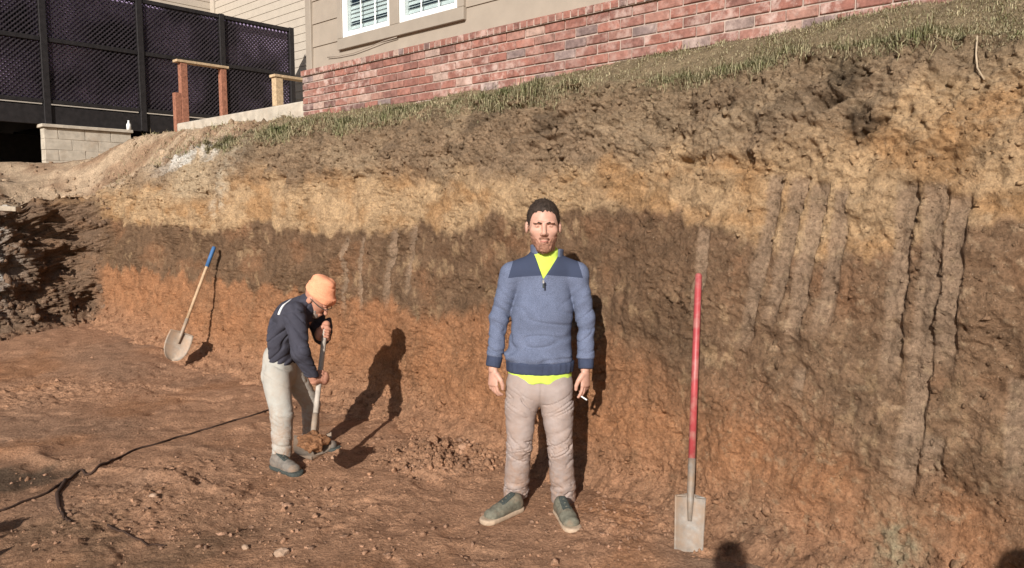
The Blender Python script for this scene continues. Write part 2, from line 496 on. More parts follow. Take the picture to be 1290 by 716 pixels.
# explicit tooth grooves traced on the face
JX, JY, _ = project(BASE)
sub = np.zeros_like(z, bool); sub[:, TOE:TOE + FACE + SLUMP] = True
def face_sz(px, py):
    d = (JX - px) ** 2 + (JY - py) ** 2
    d[~sub] = 1e12
    i = np.unravel_index(np.argmin(d), d.shape)
    return SS[i], Zb[i]
smear = np.zeros_like(z)
def groove(path, width, depth, rough=0.25):
    global disp, smear
    q = sorted([face_sz(*p) for p in path], key=lambda a: a[1])
    qs = np.array([a[0] for a in q]); qz = np.array([a[1] for a in q])
    c = np.interp(z, qz, qs) + 0.006 * perlin(z * 9, z * 0 + width * 90, 0 * z)
    wv = width * (1 + rough * perlin(z * 6, 0 * z + depth * 77, 0 * z + 2))
    x = (s - c) / wv                               # + = away from the viewer along the face
    env = sstep(qz[0] - 0.02, qz[0] + 0.22, z) * (1 - sstep(qz[-1] - 0.015, qz[-1] + 0.03, z))
    prof = sstep(-0.58, -0.46, x) * (1 - sstep(0.25, 0.62, x))
    disp -= env * prof * depth * (1 + 0.25 * perlin(s * 8, z * 4, 0 * z + 3))
    ing = env * sstep(-0.5, -0.35, x) * (1 - sstep(0.3, 0.5, x))
    disp -= ing * 0.7 * (rug * (0.009 * fine + 0.026 * (0.45 - np.abs(rgh)))) 
    lip = np.exp(-((x + 0.8) / 0.28) ** 2) * env
    disp += lip * depth * 0.10 * (1 + perlin(s * 22, z * 22, 0 * z))
    smear = np.maximum(smear, env * sstep(-0.6, -0.35, x) * (1 - sstep(0.4, 0.8, x)))
groove([(1143, 232), (1140, 300), (1130, 380), (1119, 500)], 0.082, 0.027)
groove([(1182, 232), (1178, 330), (1165, 430), (1148, 560), (1132, 640)], 0.090, 0.027)
groove([(1212, 248), (1206, 330), (1196, 420), (1184, 485)], 0.086, 0.026)
groove([(978, 222), (962, 330), (930, 450)], 0.075, 0.020)
groove([(1006, 225), (990, 330), (965, 425)], 0.075, 0.022)
groove([(1032, 232), (1016, 330), (995, 445)], 0.080, 0.022)
groove([(1060, 240), (1048, 350), (1030, 432)], 0.070, 0.012)
groove([(1286, 480), (1284, 560), (1280, 640)], 0.08, 0.05)
groove([(498, 290), (493, 340), (490, 395)], 0.07, 0.022)
groove([(520, 285), (517, 340), (513, 380)], 0.05, 0.018)
groove([(440, 300), (438, 350), (434, 400)], 0.05, 0.016)
groove([(460, 300), (458, 350), (455, 400)], 0.05, 0.018)
groove([(1179, 550), (1172, 625)], 0.075, 0.016)
groove([(1008, 470), (1000, 520)], 0.05, 0.018)
groove([(892, 290), (886, 350), (880, 420)], 0.06, 0.016)
def scoop(px, py, rs, rz, depth):
    global disp
    cs, cz = face_sz(px, py)
    q = ((s - cs) / rs) ** 2 + ((z - cz) / rz) ** 2
    k = np.clip(1 - q, 0, 1) ** 0.6
    k = k * sstep(1.15, -0.7, (z - cz) / rz)       # deepest at its lower lip
    disp -= depth * k
for a in ((930, 165, 0.12, 0.10, 0.06), (926, 200, 0.13, 0.09, 0.09), (832, 158, 0.12, 0.11, 0.07), (895, 235, 0.10, 0.10, 0.05), (1068, 145, 0.11, 0.08, 0.10),
          (1040, 128, 0.07, 0.05, 0.10), (760, 180, 0.12, 0.1, 0.04), (640, 225, 0.13, 0.10, 0.05), (1190, 190, 0.2, 0.12, 0.03), (880, 268, 0.09, 0.05, 0.05),
          (470, 190, 0.14, 0.09, 0.05), (560, 190, 0.11, 0.09, 0.06), (310, 195, 0.14, 0.08, 0.08), (255, 245, 0.2, 0.1, 0.05)):
    scoop(*a)
# the torn end wall on the left, loose black clods
disp += leftend * onface * (0.15 * fbm(s * 2.6, z * 3.0, 0 * s + 50, 5, 0.6) - 0.05 * np.abs(fbm(s * 11, z * 12, 0 * s + 53, 3, 0.6)))
disp += toe * (0.02 * fbm(s * 6, T * 6, 0 * s + 60, 4, 0.6))
OUT = np.stack([-Nn[:, None, 0] + 0 * z, -Nn[:, None, 1] + 0 * z, 0.25 * slump + toe * 1.2], -1)
POS = BASE + OUT * disp[..., None]
# crumbling talus at the foot and roughness on the yard
tal = toe * sstep(-0.62, -0.35, T)
POS[..., 2] += tal * (0.035 * np.abs(fbm(PX * 11, PY * 11, 0 * z + 3, 3, 0.6)) + 0.03 * fbm(PX * 2.3, PY * 2.3, 0 * z + 9, 2))
POS[..., 2] += yard * sstep(0, 0.25, T - t2 + 0.02) * (0.03 * fbm(PX * 1.6, PY * 1.6, 0 * z + 5, 3) + 0.012 * fbm(PX * 9, PY * 9, 0 * z, 3))
lrough = yard * sstep(s_sh - 0.1, s_sh + 0.5, s) * np.exp(-((T - t2) / 0.9) ** 2)
POS[..., 2] += lrough * (0.05 * fbm(PX * 4.5, PY * 4.5, 0 * z + 15, 4, 0.6) - 0.03)
edge = np.exp(-((T - t2) / 0.10) ** 2) * (T > t1 + 0.05)
POS[..., 2] += edge * (0.05 + 0.05 * sstep(s_sh, s_sh + 0.6, s)) * fbm(s * 6, 0 * s, T * 5, 3, 0.6)
POS[:, :, :2] -= (Nn[:, None, :] * (edge * 0.05 * fbm(s * 7 + 40, 0 * s, T * 3, 3, 0.6))[..., None])

# --- colour of the layers
zz = z + 0.5 * disp
w1 = 0.17 * fbm(s * 0.75, 0 * s + 1, 0 * s + 2, 4) + 0.07 * fbm(s * 2.2, z * 2.5, 0 * s + 6, 4)
drip = fbm(s * 7.5 + warp * 5, z * 0.8, 0 * s + 70, 3, 0.6)
zt = 1.97 + 0.15 * fbm(s * 0.8 + 9, 0 * s, 0 * s + 3, 3) + 0.11 * fbm(s * 3.2, z * 4, 0 * s + 4, 4) + np.interp(s, [0, s_r - 0.62, s_r - 0.35, s_r + 0.2, s_man, s_sh, s_co], [0.34, 0.32, 0.20, 0.04, 0.0, 0.06, 0.1])
zd = 1.52 + w1 * np.interp(s, [0, s_man, s_mid, s_co], [1.0, 1.0, 0.55, 0.4]) - 0.045 * drip + np.interp(s, [0, s_r - 0.8, s_r, s_man, s_mid, s_sh, s_co], [0.16, 0.12, 0.06, 0.05, 0.0, 0.02, 0.06])
zo = np.interp(s, [0, s_r - 0.6, s_r, s_man, s_mid, s_sh, s_co], [0.45, 0.55, 0.72, 0.88, 0.92, 0.92, 0.98]) + 0.06 * fbm(s * 1.1 + 4, 0 * s, 0 * s + 8, 3) + 0.09 * fbm(s * 6, z * 0.9, 0 * s + 72, 3)
soft = np.interp(s, [0, s_r, s_man, s_mid, s_co], [0.36, 0.30, 0.13, 0.05, 0.04])
c = np.broadcast_to(C_orange, z.shape + (3,)).copy()
blot = fbm(s * 1.7, z * 2.0, 0 * s + 80, 4)
c = mixc(c, C_orange * 0.72 + C_dark * 0.28, sstep(-0.2, 0.6, blot))
c = mixc(c, C_floor, sstep(0.42, 0.02, z - fz0[:, None]) * 0.65)
right = sstep(s_man + 0.2, s_r - 0.6, s)
mixdark = np.clip(right * (0.38 + 0.75 * fbm(s * 1.9 + 7, z * 1.6, 0 * s + 83, 4)), 0, 0.75)
c = mixc(c, C_dark * 1.35 + 0.012, mixdark)
md = sstep(-1, 1, (zz - zo) / soft)
c = mixc(c, C_dark * (1.0), md * (0.96 - 0.12 * right))
c = mixc(c, c * 0 + np.array((0.265, 0.165, 0.098)), right * md * 0.55)
bb = fbm(s * 1.3 + 5, z * 1.9, 0 * s + 111, 4)
c = mixc(c, C_orange * 0.62 + C_dark * 0.3, np.clip(md * sstep(0.1, 0.7, bb) * 0.55, 0, 1))
c = mixc(c, C_dark * 0.82, np.clip(md * sstep(-0.1, -0.7, bb) * 0.7, 0, 1))
# pale scratchings inside the dark band
spk = sstep(0.22, 0.62, fbm(s * 12, z * 6, 0 * s + 90, 3, 0.6)) * sstep(-0.3, 0.4, fbm(s * 1.2, z * 1.4, 0 * s + 92, 2))
c = mixc(c, C_tan * 0.85, np.clip(spk * 0.55 * sstep(-0.2, 0.5, md), 0, 1))
mt = sstep(-0.035, 0.04, zz - zd) * (0.93 + 0.25 * np.clip(fbm(s * 3.1, z * 3.6, 0 * s + 74, 4), -1, 0.28))
c = mixc(c, C_tan, mt)
tv = fbm(s * 2.2, z * 3.4, 0 * s + 95, 4)
c = mixc(c, np.array((0.36, 0.195, 0.085)), mt * sstep(-0.15, 0.5, tv) * 0.75)
mg = sstep(-0.12, 0.12, zz - zt) * 0.93
c = mixc(c, C_top, mg)
pg = sstep(0.0, 0.6, fbm(s * 1.5 + 2, z * 2.5, 0 * s + 97, 4)) * mg
c = mixc(c, np.array((0.345, 0.245, 0.152)), pg * 0.8)
hu = sstep(0.18, 0.55, fbm(s * 2.4, z * 4.0, 0 * s + 99, 4)) * sstep(0.0, 0.3, zz - zt)
c = mixc(c, C_humus_shade * 1.2, hu * 0.6)
for (hx_, hy_, hr_) in ((1062, 95, 0.10), (1042, 125, 0.06), (1085, 150, 0.09), (1040, 70, 0.07), (600, 160, 0.07)):  # darkness of the scooped hollows painted into the soil colour
    hs_, hz_ = face_sz(hx_, hy_)
    q = np.exp(-(((s - hs_) / hr_) ** 2 + ((z - hz_) / (hr_ * 0.9)) ** 2))
    c = mixc(c, C_humus_shade * 0.85, np.clip(q * (0.9 + 0.9 * med), 0, 0.85))
# whitish silt washed down the left part
wl = np.exp(-((s - (s_sh + 0.05 - (z - 1.9) * 0.5)) / 0.16) ** 2) * sstep(1.55, 1.75, z) * (1 - sstep(2.3, 2.5, z))
c = mixc(c, C_pale, np.clip(wl * (0.5 + 0.8 * fbm(s * 9, z * 9, 0 * s + 101, 3)), 0, 0.8))
pl = np.exp(-((s - (s_sh + 0.75)) / 0.55) ** 2) * sstep(1.75, 1.95, z)
c = mixc(c, np.array((0.47, 0.35, 0.225)), np.clip(pl * 1.1, 0, 0.92) * (1 - yard))
# smooth grey-brown smears in the grooves
c = mixc(c, np.array((0.300, 0.205, 0.135)), np.clip(smear, 0, 1) * 0.85)
# bottom right chalky patch and other pale specks
ps, pz = face_sz(1130, 690)
q = np.exp(-((s - ps) / 0.10) ** 2 - ((z - pz) / 0.14) ** 2)
c = mixc(c, np.array((0.36, 0.29, 0.18)), np.clip(q * (0.7 + 0.8 * fine), 0, 0.9))
cr = sstep(0.35, 0.75, fbm(s * 16, z * 16, 0 * s + 105, 3, 0.6)) * right
c = mixc(c, np.array((0.44, 0.31, 0.19)), cr * 0.45)
# left end wall: near-black loam
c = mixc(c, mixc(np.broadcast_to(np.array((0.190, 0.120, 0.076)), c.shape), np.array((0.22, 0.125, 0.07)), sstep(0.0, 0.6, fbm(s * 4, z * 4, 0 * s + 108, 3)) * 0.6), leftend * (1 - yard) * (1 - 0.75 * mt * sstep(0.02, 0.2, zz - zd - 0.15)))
# toe
c = mixc(c, C_floor * 0.95 + C_orange * 0.1, toe * sstep(-0.05, -0.45, T))
# yard: dry soil, greyer and paler to the left
ys = np.broadcast_to(np.array((0.235, 0.175, 0.105)), c.shape)
yl = mixc(np.broadcast_to(np.array((0.43, 0.31, 0.205)), c.shape), np.array((0.29, 0.185, 0.115)), sstep(-0.2, 0.5, fbm(PX * 1.1, PY * 3.0, 0 * z, 4)))
lf = sstep(s_sh - 0.2, s_sh + 0.9, s)
ycol = ys * (1 - lf[..., None]) + yl * lf[..., None]
c = mixc(c, ycol, np.maximum(yard, edge * 0.6 * (1 - leftend)))
wsheet = np.exp(-((s - (s_sh + 0.95)) / 0.65) ** 2) * np.exp(-((T - t2 - 0.05) / 0.20) ** 2) * (T > t1 + 0.1)
c = mixc(c, np.array((0.66, 0.62, 0.55)), np.clip(wsheet * (0.9 + 1.3 * fbm(s * 6, T * 6, 0 * s, 3)), 0, 0.9))
lrub = np.exp(-((PX + 6.55) / 0.22) ** 2 - ((PY - 9.3) / 0.5) ** 2)
c = mixc(c, np.array((0.5, 0.46, 0.4)), np.clip(lrub * (0.8 + fbm(PX * 7, PY * 7, 0 * s, 3)), 0, 0.9))

iv = np.arange(nS * NV).reshape(nS, NV)
def strip(j0, j1):
    sub = iv[:, j0:j1 + 1]
    n2 = j1 - j0 + 1
    loc = np.arange(nS * n2).reshape(nS, n2)
    f = np.stack([loc[:-1, :-1], loc[:-1, 1:], loc[1:, 1:], loc[1:, :-1]], -1).reshape(-1, 4)[:, ::-1]
    P = POS[:, j0:j1 + 1].reshape(-1, 3)
    a, b, d = P[f[len(f) // 2, 0]], P[f[len(f) // 2, 1]], P[f[len(f) // 2, 2]]
    nrm = np.cross(b - a, d - a)
    if np.dot(nrm, CAM - a) < 0: f = f[:, ::-1]
    return P, f, c[:, j0:j1 + 1].reshape(-1, 3)
J = TOE + FACE + SLUMP
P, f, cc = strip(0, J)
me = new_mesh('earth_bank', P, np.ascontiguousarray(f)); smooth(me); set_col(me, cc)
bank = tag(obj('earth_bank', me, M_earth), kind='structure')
P, f, cc = strip(J, NV - 1)
me = new_mesh('yard_terrain', P, np.ascontiguousarray(f)); smooth(me); set_col(me, cc)
yard_o = tag(obj('yard_terrain', me, M_floor), kind='structure')

def yard_at(x, y):
    d = (POS[:, J:, 0] - x) ** 2 + (POS[:, J:, 1] - y) ** 2
    i = np.unravel_index(np.argmin(d), d.shape)
    return POS[i[0], J + i[1], 2]

# ------------------------------------------------------------------ the house
M_siding = simple('painted_siding', (0.335, 0.278, 0.220), 0.6, 0.05, 6, 90, 0.0006)
M_siding2 = simple('cream_siding', (0.43, 0.37, 0.30), 0.6, 0.05, 6, 90, 0.0006)
M_trim = simple('taupe_trim', (0.315, 0.265, 0.212), 0.55, 0.05, 7, 90, 0.0006)
M_white = simple('white_vinyl', (0.82, 0.81, 0.79), 0.4, 0.03, 8, 60, 0.0003, 0.4)
M_slat = simple('blind_slat', (0.80, 0.79, 0.76), 0.5, 0.04, 8, 60, 0.0003)
M_room = simple('dim_room', (0.05, 0.055, 0.065), 0.9, 0.1)
M_mortar = simple('mortar', (0.42, 0.33, 0.275), 0.95, 0.15, 18, 160, 0.002)
M_roofs = simple('asphalt_shingle', (0.07, 0.065, 0.06), 0.95, 0.2, 40, 120, 0.003)
M_black = simple('black_metal', (0.022, 0.020, 0.020), 0.5, 0.1)
m = N('brick')
co = m.n('ShaderNodeTexCoord').outputs['Object']
oi = m.n('ShaderNodeObjectInfo')
base = m.ramp(oi.outputs['Random'], [(0.0, (0.15, 0.062, 0.050)), (0.16, (0.25, 0.090, 0.066)), (0.34, (0.33, 0.130, 0.094)), (0.5, (0.20, 0.082, 0.066)), (0.64, (0.36, 0.185, 0.140)), (0.76, (0.27, 0.105, 0.08)), (0.86, (0.44, 0.31, 0.25)), (0.94, (0.19, 0.15, 0.145)), (1.0, (0.12, 0.056, 0.048))])
off = m.n('ShaderNodeVectorMath', operation='ADD'); m.l(co, off.inputs[0]); m.l(oi.outputs['Location'], off.inputs[1])
n1 = m.noise(off.outputs[0], 22, 5, 0.65)
sm = m.math('MULTIPLY', m.ramp(m.noise(off.outputs[0], 9.5, 6, 0.7), [(0.48, 0.0), (0.66, 0.75)]), m.ramp(m.noise(oi.outputs['Location'], 0.9, 2, 0.5), [(0.40, 0.15), (0.58, 1.0)]))
base = m.mix(base, (0.33, 0.215, 0.175), 0.22)
k = m.mix(base, m.ramp(n1, [(0.3, 0.55), (0.7, 1.3)]), 0.9, 'MULTIPLY')
k = m.mix(k, (0.58, 0.44, 0.38), sm)
M_brick = m.done(k, 0.9, m.bump(m.noise(off.outputs[0], 130, 4, 0.6), 0.002), 0.15)
m = N('window_glass')
m.b.inputs['Transmission Weight'].default_value = 0.0
gl = m.n('ShaderNodeBsdfGlossy'); gl.inputs['Roughness'].default_value = 0.03
tr = m.n('ShaderNodeBsdfTransparent'); tr.inputs['Color'].default_value = (0.88, 0.92, 0.92, 1)
mx = m.n('ShaderNodeMixShader'); mx.inputs[0].default_value = 0.10
m.l(tr.outputs[0], mx.inputs[1]); m.l(gl.outputs[0], mx.inputs[2]); m.l(mx.outputs[0], m.out.inputs['Surface'])
M_glass = m.m

house = tag(empty('house', (HC[0], HC[1], 0), HOUSE_RZ), 'beige lap-sided house on a red brick base above the cut bank', 'house')
HL = 9.2                                            # length built to the right of the corner
Z_CAP0, Z_CAP1 = 3.19, 3.285
bw = obj('brick_wall', box_mesh('brick_wall', (0.012, 0.012, 2.3), (HL, 0.30, Z_CAP0 + 0.05)), M_mortar, house)
bmeshes = [box_mesh('brick', (-0.1, 0, -0.0325), (0.1, 0.09, 0.0325), 0.004, 0.0015) for _ in range(6)]
half = [box_mesh('brick', (-0.0475, 0, -0.0325), (0.0475, 0.09, 0.0325), 0.004, 0.0015) for _ in range(3)]
for q in bmeshes + half: q.materials.append(M_brick)
for row in range(7):
    zc = Z_CAP0 - 0.006 - 0.0325 - row * 0.0765
    x = 0.0
    if row % 2:
        o = obj('brick', random.choice(half), None, bw, (0.0475, 0.0, zc)); x = 0.105
    while x + 0.2 < HL:
        if not (row == 6 and x > 5):
            o = obj('brick', random.choice(bmeshes), None, bw, (x + 0.1, random.uniform(-0.002, 0.003), zc + random.uniform(-0.001, 0.001)))
        x += 0.21
# sloping rowlock course on top
def rowlock():
    w = 0.0325
    v = [(-w, -0.022, 0), (w, -0.022, 0), (w, 0.11, 0.0), (-w, 0.11, 0.0), (-w, -0.022, 0.055), (w, -0.022, 0.055), (w, 0.11, 0.098), (-w, 0.11, 0.098)]
    v = [(a + random.uniform(-.0015, .0015), b + random.uniform(-.0015, .0015), c + random.uniform(-.001, .001)) for a, b, c in v]
    me = new_mesh('cap_brick', np.array(v), [(0, 3, 2, 1), (4, 5, 6, 7), (0, 1, 5, 4), (1, 2, 6, 5), (2, 3, 7, 6), (3, 0, 4, 7)])
    bm = bmesh.new(); bm.from_mesh(me); bmesh.ops.bevel(bm, geom=bm.edges[:], offset=0.003, segments=1, affect='EDGES', profile=0.5); bm.to_mesh(me); bm.free()
    me.materials.append(M_brick)
    return me
rl = [rowlock() for _ in range(5)]
x = 0.033
while x < HL:
    obj('cap_brick', random.choice(rl), None, bw, (x, 0, Z_CAP0 + 0.004)); x += 0.0755
me = new_mesh('cap_mortar', np.array([(0, -0.016, Z_CAP0 + 0.001), (HL, -0.016, Z_CAP0 + 0.001), (HL, 0.1, Z_CAP0 + 0.001), (0, 0.1, Z_CAP0 + 0.001), (0, -0.016, Z_CAP0 + 0.052), (HL, -0.016, Z_CAP0 + 0.052), (HL, 0.1, Z_CAP0 + 0.09), (0, 0.1, Z_CAP0 + 0.09)]), [(0, 3, 2, 1), (4, 5, 6, 7), (0, 1, 5, 4), (1, 2, 6, 5), (2, 3, 7, 6), (3, 0, 4, 7)])
obj('cap_mortar', me, M_mortar, bw)
# framed wall body with real window openings behind the boards
WIN = [(0.705, 1.515), (1.655, 2.49)]
WZ0, WZ1 = 3.52, 4.95
ZTOP = 5.95
obj('side_wall', box_mesh('side_wall', (0.02, 0.36, 2.3), (0.16, 8, ZTOP)), M_siding, house)
obj('inner_wall', box_mesh('inner_wall', (0.18, 1.3, 2.3), (HL, 1.4, ZTOP)), M_room, house)
obj('floor_slab', box_mesh('floor_slab', (0.18, 0.31, 2.9), (HL, 1.3, 3.0)), M_room, house)
lay = [(Z_CAP1 - 0.02, 3.512)] + [(3.512 + 0.248 * i, 3.512 + 0.248 * (i + 1)) for i in range(10)]
def board(x0, x1, z0, z1, mat=None, parent=house, y=0.0, lap=0.012, name='siding_board'):
    v = [(x0, y + 0.078, z0), (x1, y + 0.078, z0), (x1, y + 0.10, z0), (x0, y + 0.10, z0), (x0, y + 0.078 + lap, z1), (x1, y + 0.078 + lap, z1), (x1, y + 0.10, z1), (x0, y + 0.10, z1)]
    me = new_mesh(name, np.array(v), [(0, 3, 2, 1), (4, 5, 6, 7), (0, 1, 5, 4), (1, 2, 6, 5), (2, 3, 7, 6), (3, 0, 4, 7)])
    return obj(name, me, mat or M_siding, parent)
TRL, TRR, TRB = 0.625, 2.575, 3.405
for (a, b) in lay:
    if b <= TRB + 0.12 and a < TRB and b < 3.45: board(0.10, HL, a, b)
    elif b > 3.4 and a < WZ1 + 0.1:
        board(0.10, TRL + 0.01, a, b); board(TRR - 0.01, HL, a, b)
    else: board(0.10, HL, a, b)
board(TRL - 0.02, TRR + 0.02, Z_CAP1 - 0.018, 3.44, name='siding_board')
obj('sheathing', box_mesh('sheathing', (0.1, 0.101, 3.2), (TRL + 0.02, 0.3, ZTOP)), M_room, house)
obj('sheathing', box_mesh('sheathing', (TRR - 0.02, 0.101, 3.2), (HL, 0.3, ZTOP)), M_room, house)
obj('sheathing', box_mesh('sheathing', (TRL + 0.02, 0.101, 3.2), (TRR - 0.02, 0.3, 3.46)), M_room, house)
obj('sheathing', box_mesh('sheathing', (TRL + 0.02, 0.101, 5.0), (TRR - 0.02, 0.3, ZTOP)), M_room, house)
obj('corner_trim', box_mesh('corner_trim', (0.0, 0.055, Z_CAP1 - 0.02), (0.105, 0.35, ZTOP), 0.004), M_trim, house)
# window trim boards
obj('window_trim', box_mesh('window_trim', (TRL, 0.045, TRB), (TRR, 0.10, WZ0 - 0.002), 0.003), M_trim, house)
obj('window_trim', box_mesh('window_trim', (TRL, 0.047, WZ0), (WIN[0][0], 0.10, 5.05), 0.003), M_trim, house)
obj('window_trim', box_mesh('window_trim', (WIN[0][1], 0.047, WZ0), (WIN[1][0], 0.30, 5.05), 0.003), M_trim, house)
obj('window_trim', box_mesh('window_trim', (WIN[1][1], 0.047, WZ0), (TRR, 0.10, 5.05), 0.003), M_trim, house)
obj('window_trim', box_mesh('window_trim', (TRL, 0.045, WZ1), (TRR, 0.10, 5.07), 0.003), M_trim, house)
slat_me = None
for (x0, x1) in WIN:
    w = empty('window', (0, 0, 0), 0, house)
    def wb(nm, lo, hi, mat=M_white, bev=0.003): return obj(nm, box_mesh(nm, lo, hi, bev), mat, w)
    fw = 0.045
    wb('frame', (x0 + .002, 0.060, WZ0 + .002), (x0 + fw, 0.16, WZ1)); wb('frame', (x1 - fw, 0.060, WZ0 + .002), (x1 - .002, 0.16, WZ1))
    wb('frame', (x0 + fw, 0.058, WZ0 + .002), (x1 - fw, 0.16, WZ0 + 0.055)); wb('frame', (x0 + fw, 0.058, WZ1 - 0.05), (x1 - fw, 0.16, WZ1 - .002))
    wb('meeting_rail', (x0 + fw, 0.075, 4.22), (x1 - fw, 0.13, 4.26))
    wb('pane', (x0 + fw, 0.098, WZ0 + 0.055), (x1 - fw, 0.102, WZ1 - 0.05), M_glass, 0)
    for f in (1 / 3, 2 / 3):
        xm = x0 + fw + (x1 - x0 - 2 * fw) * f
        wb('muntin', (xm - 0.007, 0.088, WZ0 + 0.055), (xm + 0.007, 0.0965, WZ1 - 0.05))
    zs = WZ0 + 0.075
    i = 0
    while zs < WZ1 - 0.06:
        tilt = -R(random.uniform(60, 70)) if i not in (2, 7, 8) else -R(28)
        if i == 8 and x0 > 1.6: tilt = -R(40)
        dy, dz = 0.026 * math.cos(tilt), 0.026 * math.sin(tilt)
        a, b, yc = x0 + fw + 0.004, x1 - fw - 0.004, 0.145
        sg = random.uniform(-0.002, 0.002)
        v = [(a, yc - dy, zs + dz), (b, yc - dy, zs + dz + sg), (b, yc + dy, zs - dz + sg), (a, yc + dy, zs - dz)]
        v += [(p, q, r - 0.0025) for p, q, r in v]
        me = new_mesh('blind_slat', np.array(v), [(0, 1, 2, 3), (7, 6, 5, 4), (0, 4, 5, 1), (1, 5, 6, 2), (2, 6, 7, 3), (3, 7, 4, 0)])
        obj('blind_slat', me, M_slat, w)
        zs += 0.041; i += 1
obj('soffit', box_mesh('soffit', (-0.3, -0.32, ZTOP), (HL, 1.5, ZTOP + 0.05)), M_trim, house)
obj('roof', new_mesh('roof', np.array([(-0.35, -0.4, ZTOP + 0.051), (HL, -0.4, ZTOP + 0.051), (HL, 4, ZTOP + 2.2), (-0.35, 4, ZTOP + 2.2), (-0.35, 8.3, ZTOP + 0.051), (HL, 8.3, ZTOP + 0.051)]), [(0, 1, 2, 3), (3, 2, 5, 4), (0, 3, 4), (1, 5, 2), (0, 4, 5, 1)]), M_roofs, house)
# rear wing of the house, in cream lap siding
WY = 4.35
for i in range(30):
    z0 = 2.9 + i * 0.17
    board(-11.0, 0.0, z0, z0 + 0.17, M_siding2, house, WY - 0.1, 0.012)
obj('wing_wall', box_mesh('wing_wall', (-11.2, WY + 0.002, 2.3), (0, WY + 0.2, 8.02)), M_siding2, house)
obj('corner_trim', box_mesh('corner_trim', (-10.92, WY - 0.06, 2.9), (-10.72, WY - 0.012, 8.0), 0.004), M_siding2, house)
for i in range(30):
    z0 = 2.9 + i * 0.17
    v = [(-10.9, -1.5, z0), (-10.9, WY - 0.04, z0), (-11.1, WY - 0.04, z0), (-11.1, -1.5, z0), (-10.912, -1.5, z0 + .17), (-10.912, WY - 0.04, z0 + .17), (-11.1, WY - 0.04, z0 + .17), (-11.1, -1.5, z0 + .17)]
    me = new_mesh('siding_board', np.array(v), [(0, 3, 2, 1), (4, 5, 6, 7), (0, 1, 5, 4), (1, 2, 6, 5), (2, 3, 7, 6), (3, 0, 4, 7)])
    obj('siding_board', me, M_siding2, house)
obj('downspout', tube_mesh('downspout', [(-0.06, 0.42, 2.9), (-0.06, 0.42, ZTOP)], 0.04, 10), M_black, house)
# cable stapled along the siding
cab = [hw(x, 0.068 - 0.012, z) for x, z in ((0.42, 3.36), (0.62, 3.345), (0.9, 3.34), (1.15, 3.36), (1.4, 3.385), (1.62, 3.392))]
tag(obj('cable', tube_mesh('cable', cab, 0.005, 6), M_siding), 'thin sagging cable fixed to the siding under the window', 'cable')

# ------------------------------------------------------------------ lattice fence on the deck
M_fence = simple('dark_stained_wood', (0.020, 0.017, 0.017), 0.6, 0.25, 14, 90, 0.001)
M_lattice = simple('dark_lattice', (0.036, 0.029, 0.034), 0.6, 0.25, 14, 90, 0.001)
m = N('privacy_cloth')
co = m.n('ShaderNodeTexCoord').outputs['Object']
k = m.ramp(m.noise(co, 1.1, 3, 0.5), [(0.42, (0.014, 0.012, 0.014)), (0.50, (0.19, 0.14, 0.23)), (0.60, (0.55, 0.42, 0.64))])  # bright purple patches put light coming through the fence into the cloth colour
M_cloth = m.done(k, 0.9)
FX, FZ0, FZM, FZ1 = -6.33, 3.42, 4.43, 5.36
fence = tag(empty('lattice_fence', hw(FX, 0, 0), HOUSE_RZ), 'tall dark lattice privacy fence standing on the raised deck', 'fence')
posts = [3.72, 2.25, 0.75, -0.75, -2.25, -3.75, -5.25]
def fb(nm, lo, hi, mat=M_fence, bev=0.004): return obj(nm, box_mesh(nm, lo, hi, bev), mat, fence)
for y in posts: fb('post', (-0.055, y - 0.05, 3.08), (0.055, y + 0.05, FZ1 + 0.01))
def lattice(y0, y1, z0, z1):
    V, Fc = [], []
    for lay_, sgn in ((0.006, 1), (-0.006, -1)):
        stp = 0.076
        cmin, cmax = (z0 - y1, z1 - y0) if sgn > 0 else (z0 + y0, z1 + y1)
        cc_ = cmin + stp / 2
        while cc_ < cmax:
            def seg_(cv_):
                # points with z = sgn*y + cv_, clipped to the rectangle
                pts = []
                for yy in (y0, y1):
                    zv = sgn * yy + cv_
                    if z0 - 1e-6 <= zv <= z1 + 1e-6: pts.append((yy, zv))
                for zv in (z0, z1):
                    yy = (zv - cv_) * sgn
                    if y0 < yy < y1: pts.append((yy, zv))
                return sorted(set(pts))[:: 1]
            A, Bq = seg_(cc_ - 0.0145), seg_(cc_ + 0.0145)
            if len(A) >= 2 and len(Bq) >= 2:
                b0 = len(V)
                quad = [A[0], A[-1], Bq[-1], Bq[0]]
                for dx in (lay_ - 0.004, lay_ + 0.004): V += [(dx, q[0], q[1]) for q in quad]
                Fc += [(b0, b0 + 1, b0 + 2, b0 + 3), (b0 + 7, b0 + 6, b0 + 5, b0 + 4), (b0, b0 + 4, b0 + 5, b0 + 1), (b0 + 2, b0 + 6, b0 + 7, b0 + 3)]
            cc_ += stp
    return new_mesh('lattice_panel', np.array(V), Fc)
for i in range(len(posts) - 1):
    y1, y0 = posts[i] - 0.052, posts[i + 1] + 0.052
    fb('rail', (-0.04, y0, FZ1 - 0.07), (0.04, y1, FZ1 - 0.002)); fb('rail', (-0.035, y0, FZM - 0.035), (0.035, y1, FZM + 0.035)); fb('rail', (-0.035, y0, FZ0), (0.035, y1, FZ0 + 0.06))
    for (z0, z1) in ((FZ0 + 0.062, FZM - 0.037), (FZM + 0.037, FZ1 - 0.072)):
        tag(obj('lattice_panel', lattice(y0, y1, z0, z1), M_lattice, fence), kind='stuff')
    obj('privacy_cloth', box_mesh('privacy_cloth', (-0.125, y0 - 0.051, FZ0 + 0.03), (-0.12, y1 + 0.051, FZ1 - 0.03)), M_cloth, fence)
deck = tag(empty('deck', hw(FX, 0, 0), HOUSE_RZ), 'raised dark deck carrying the lattice fence', 'deck')
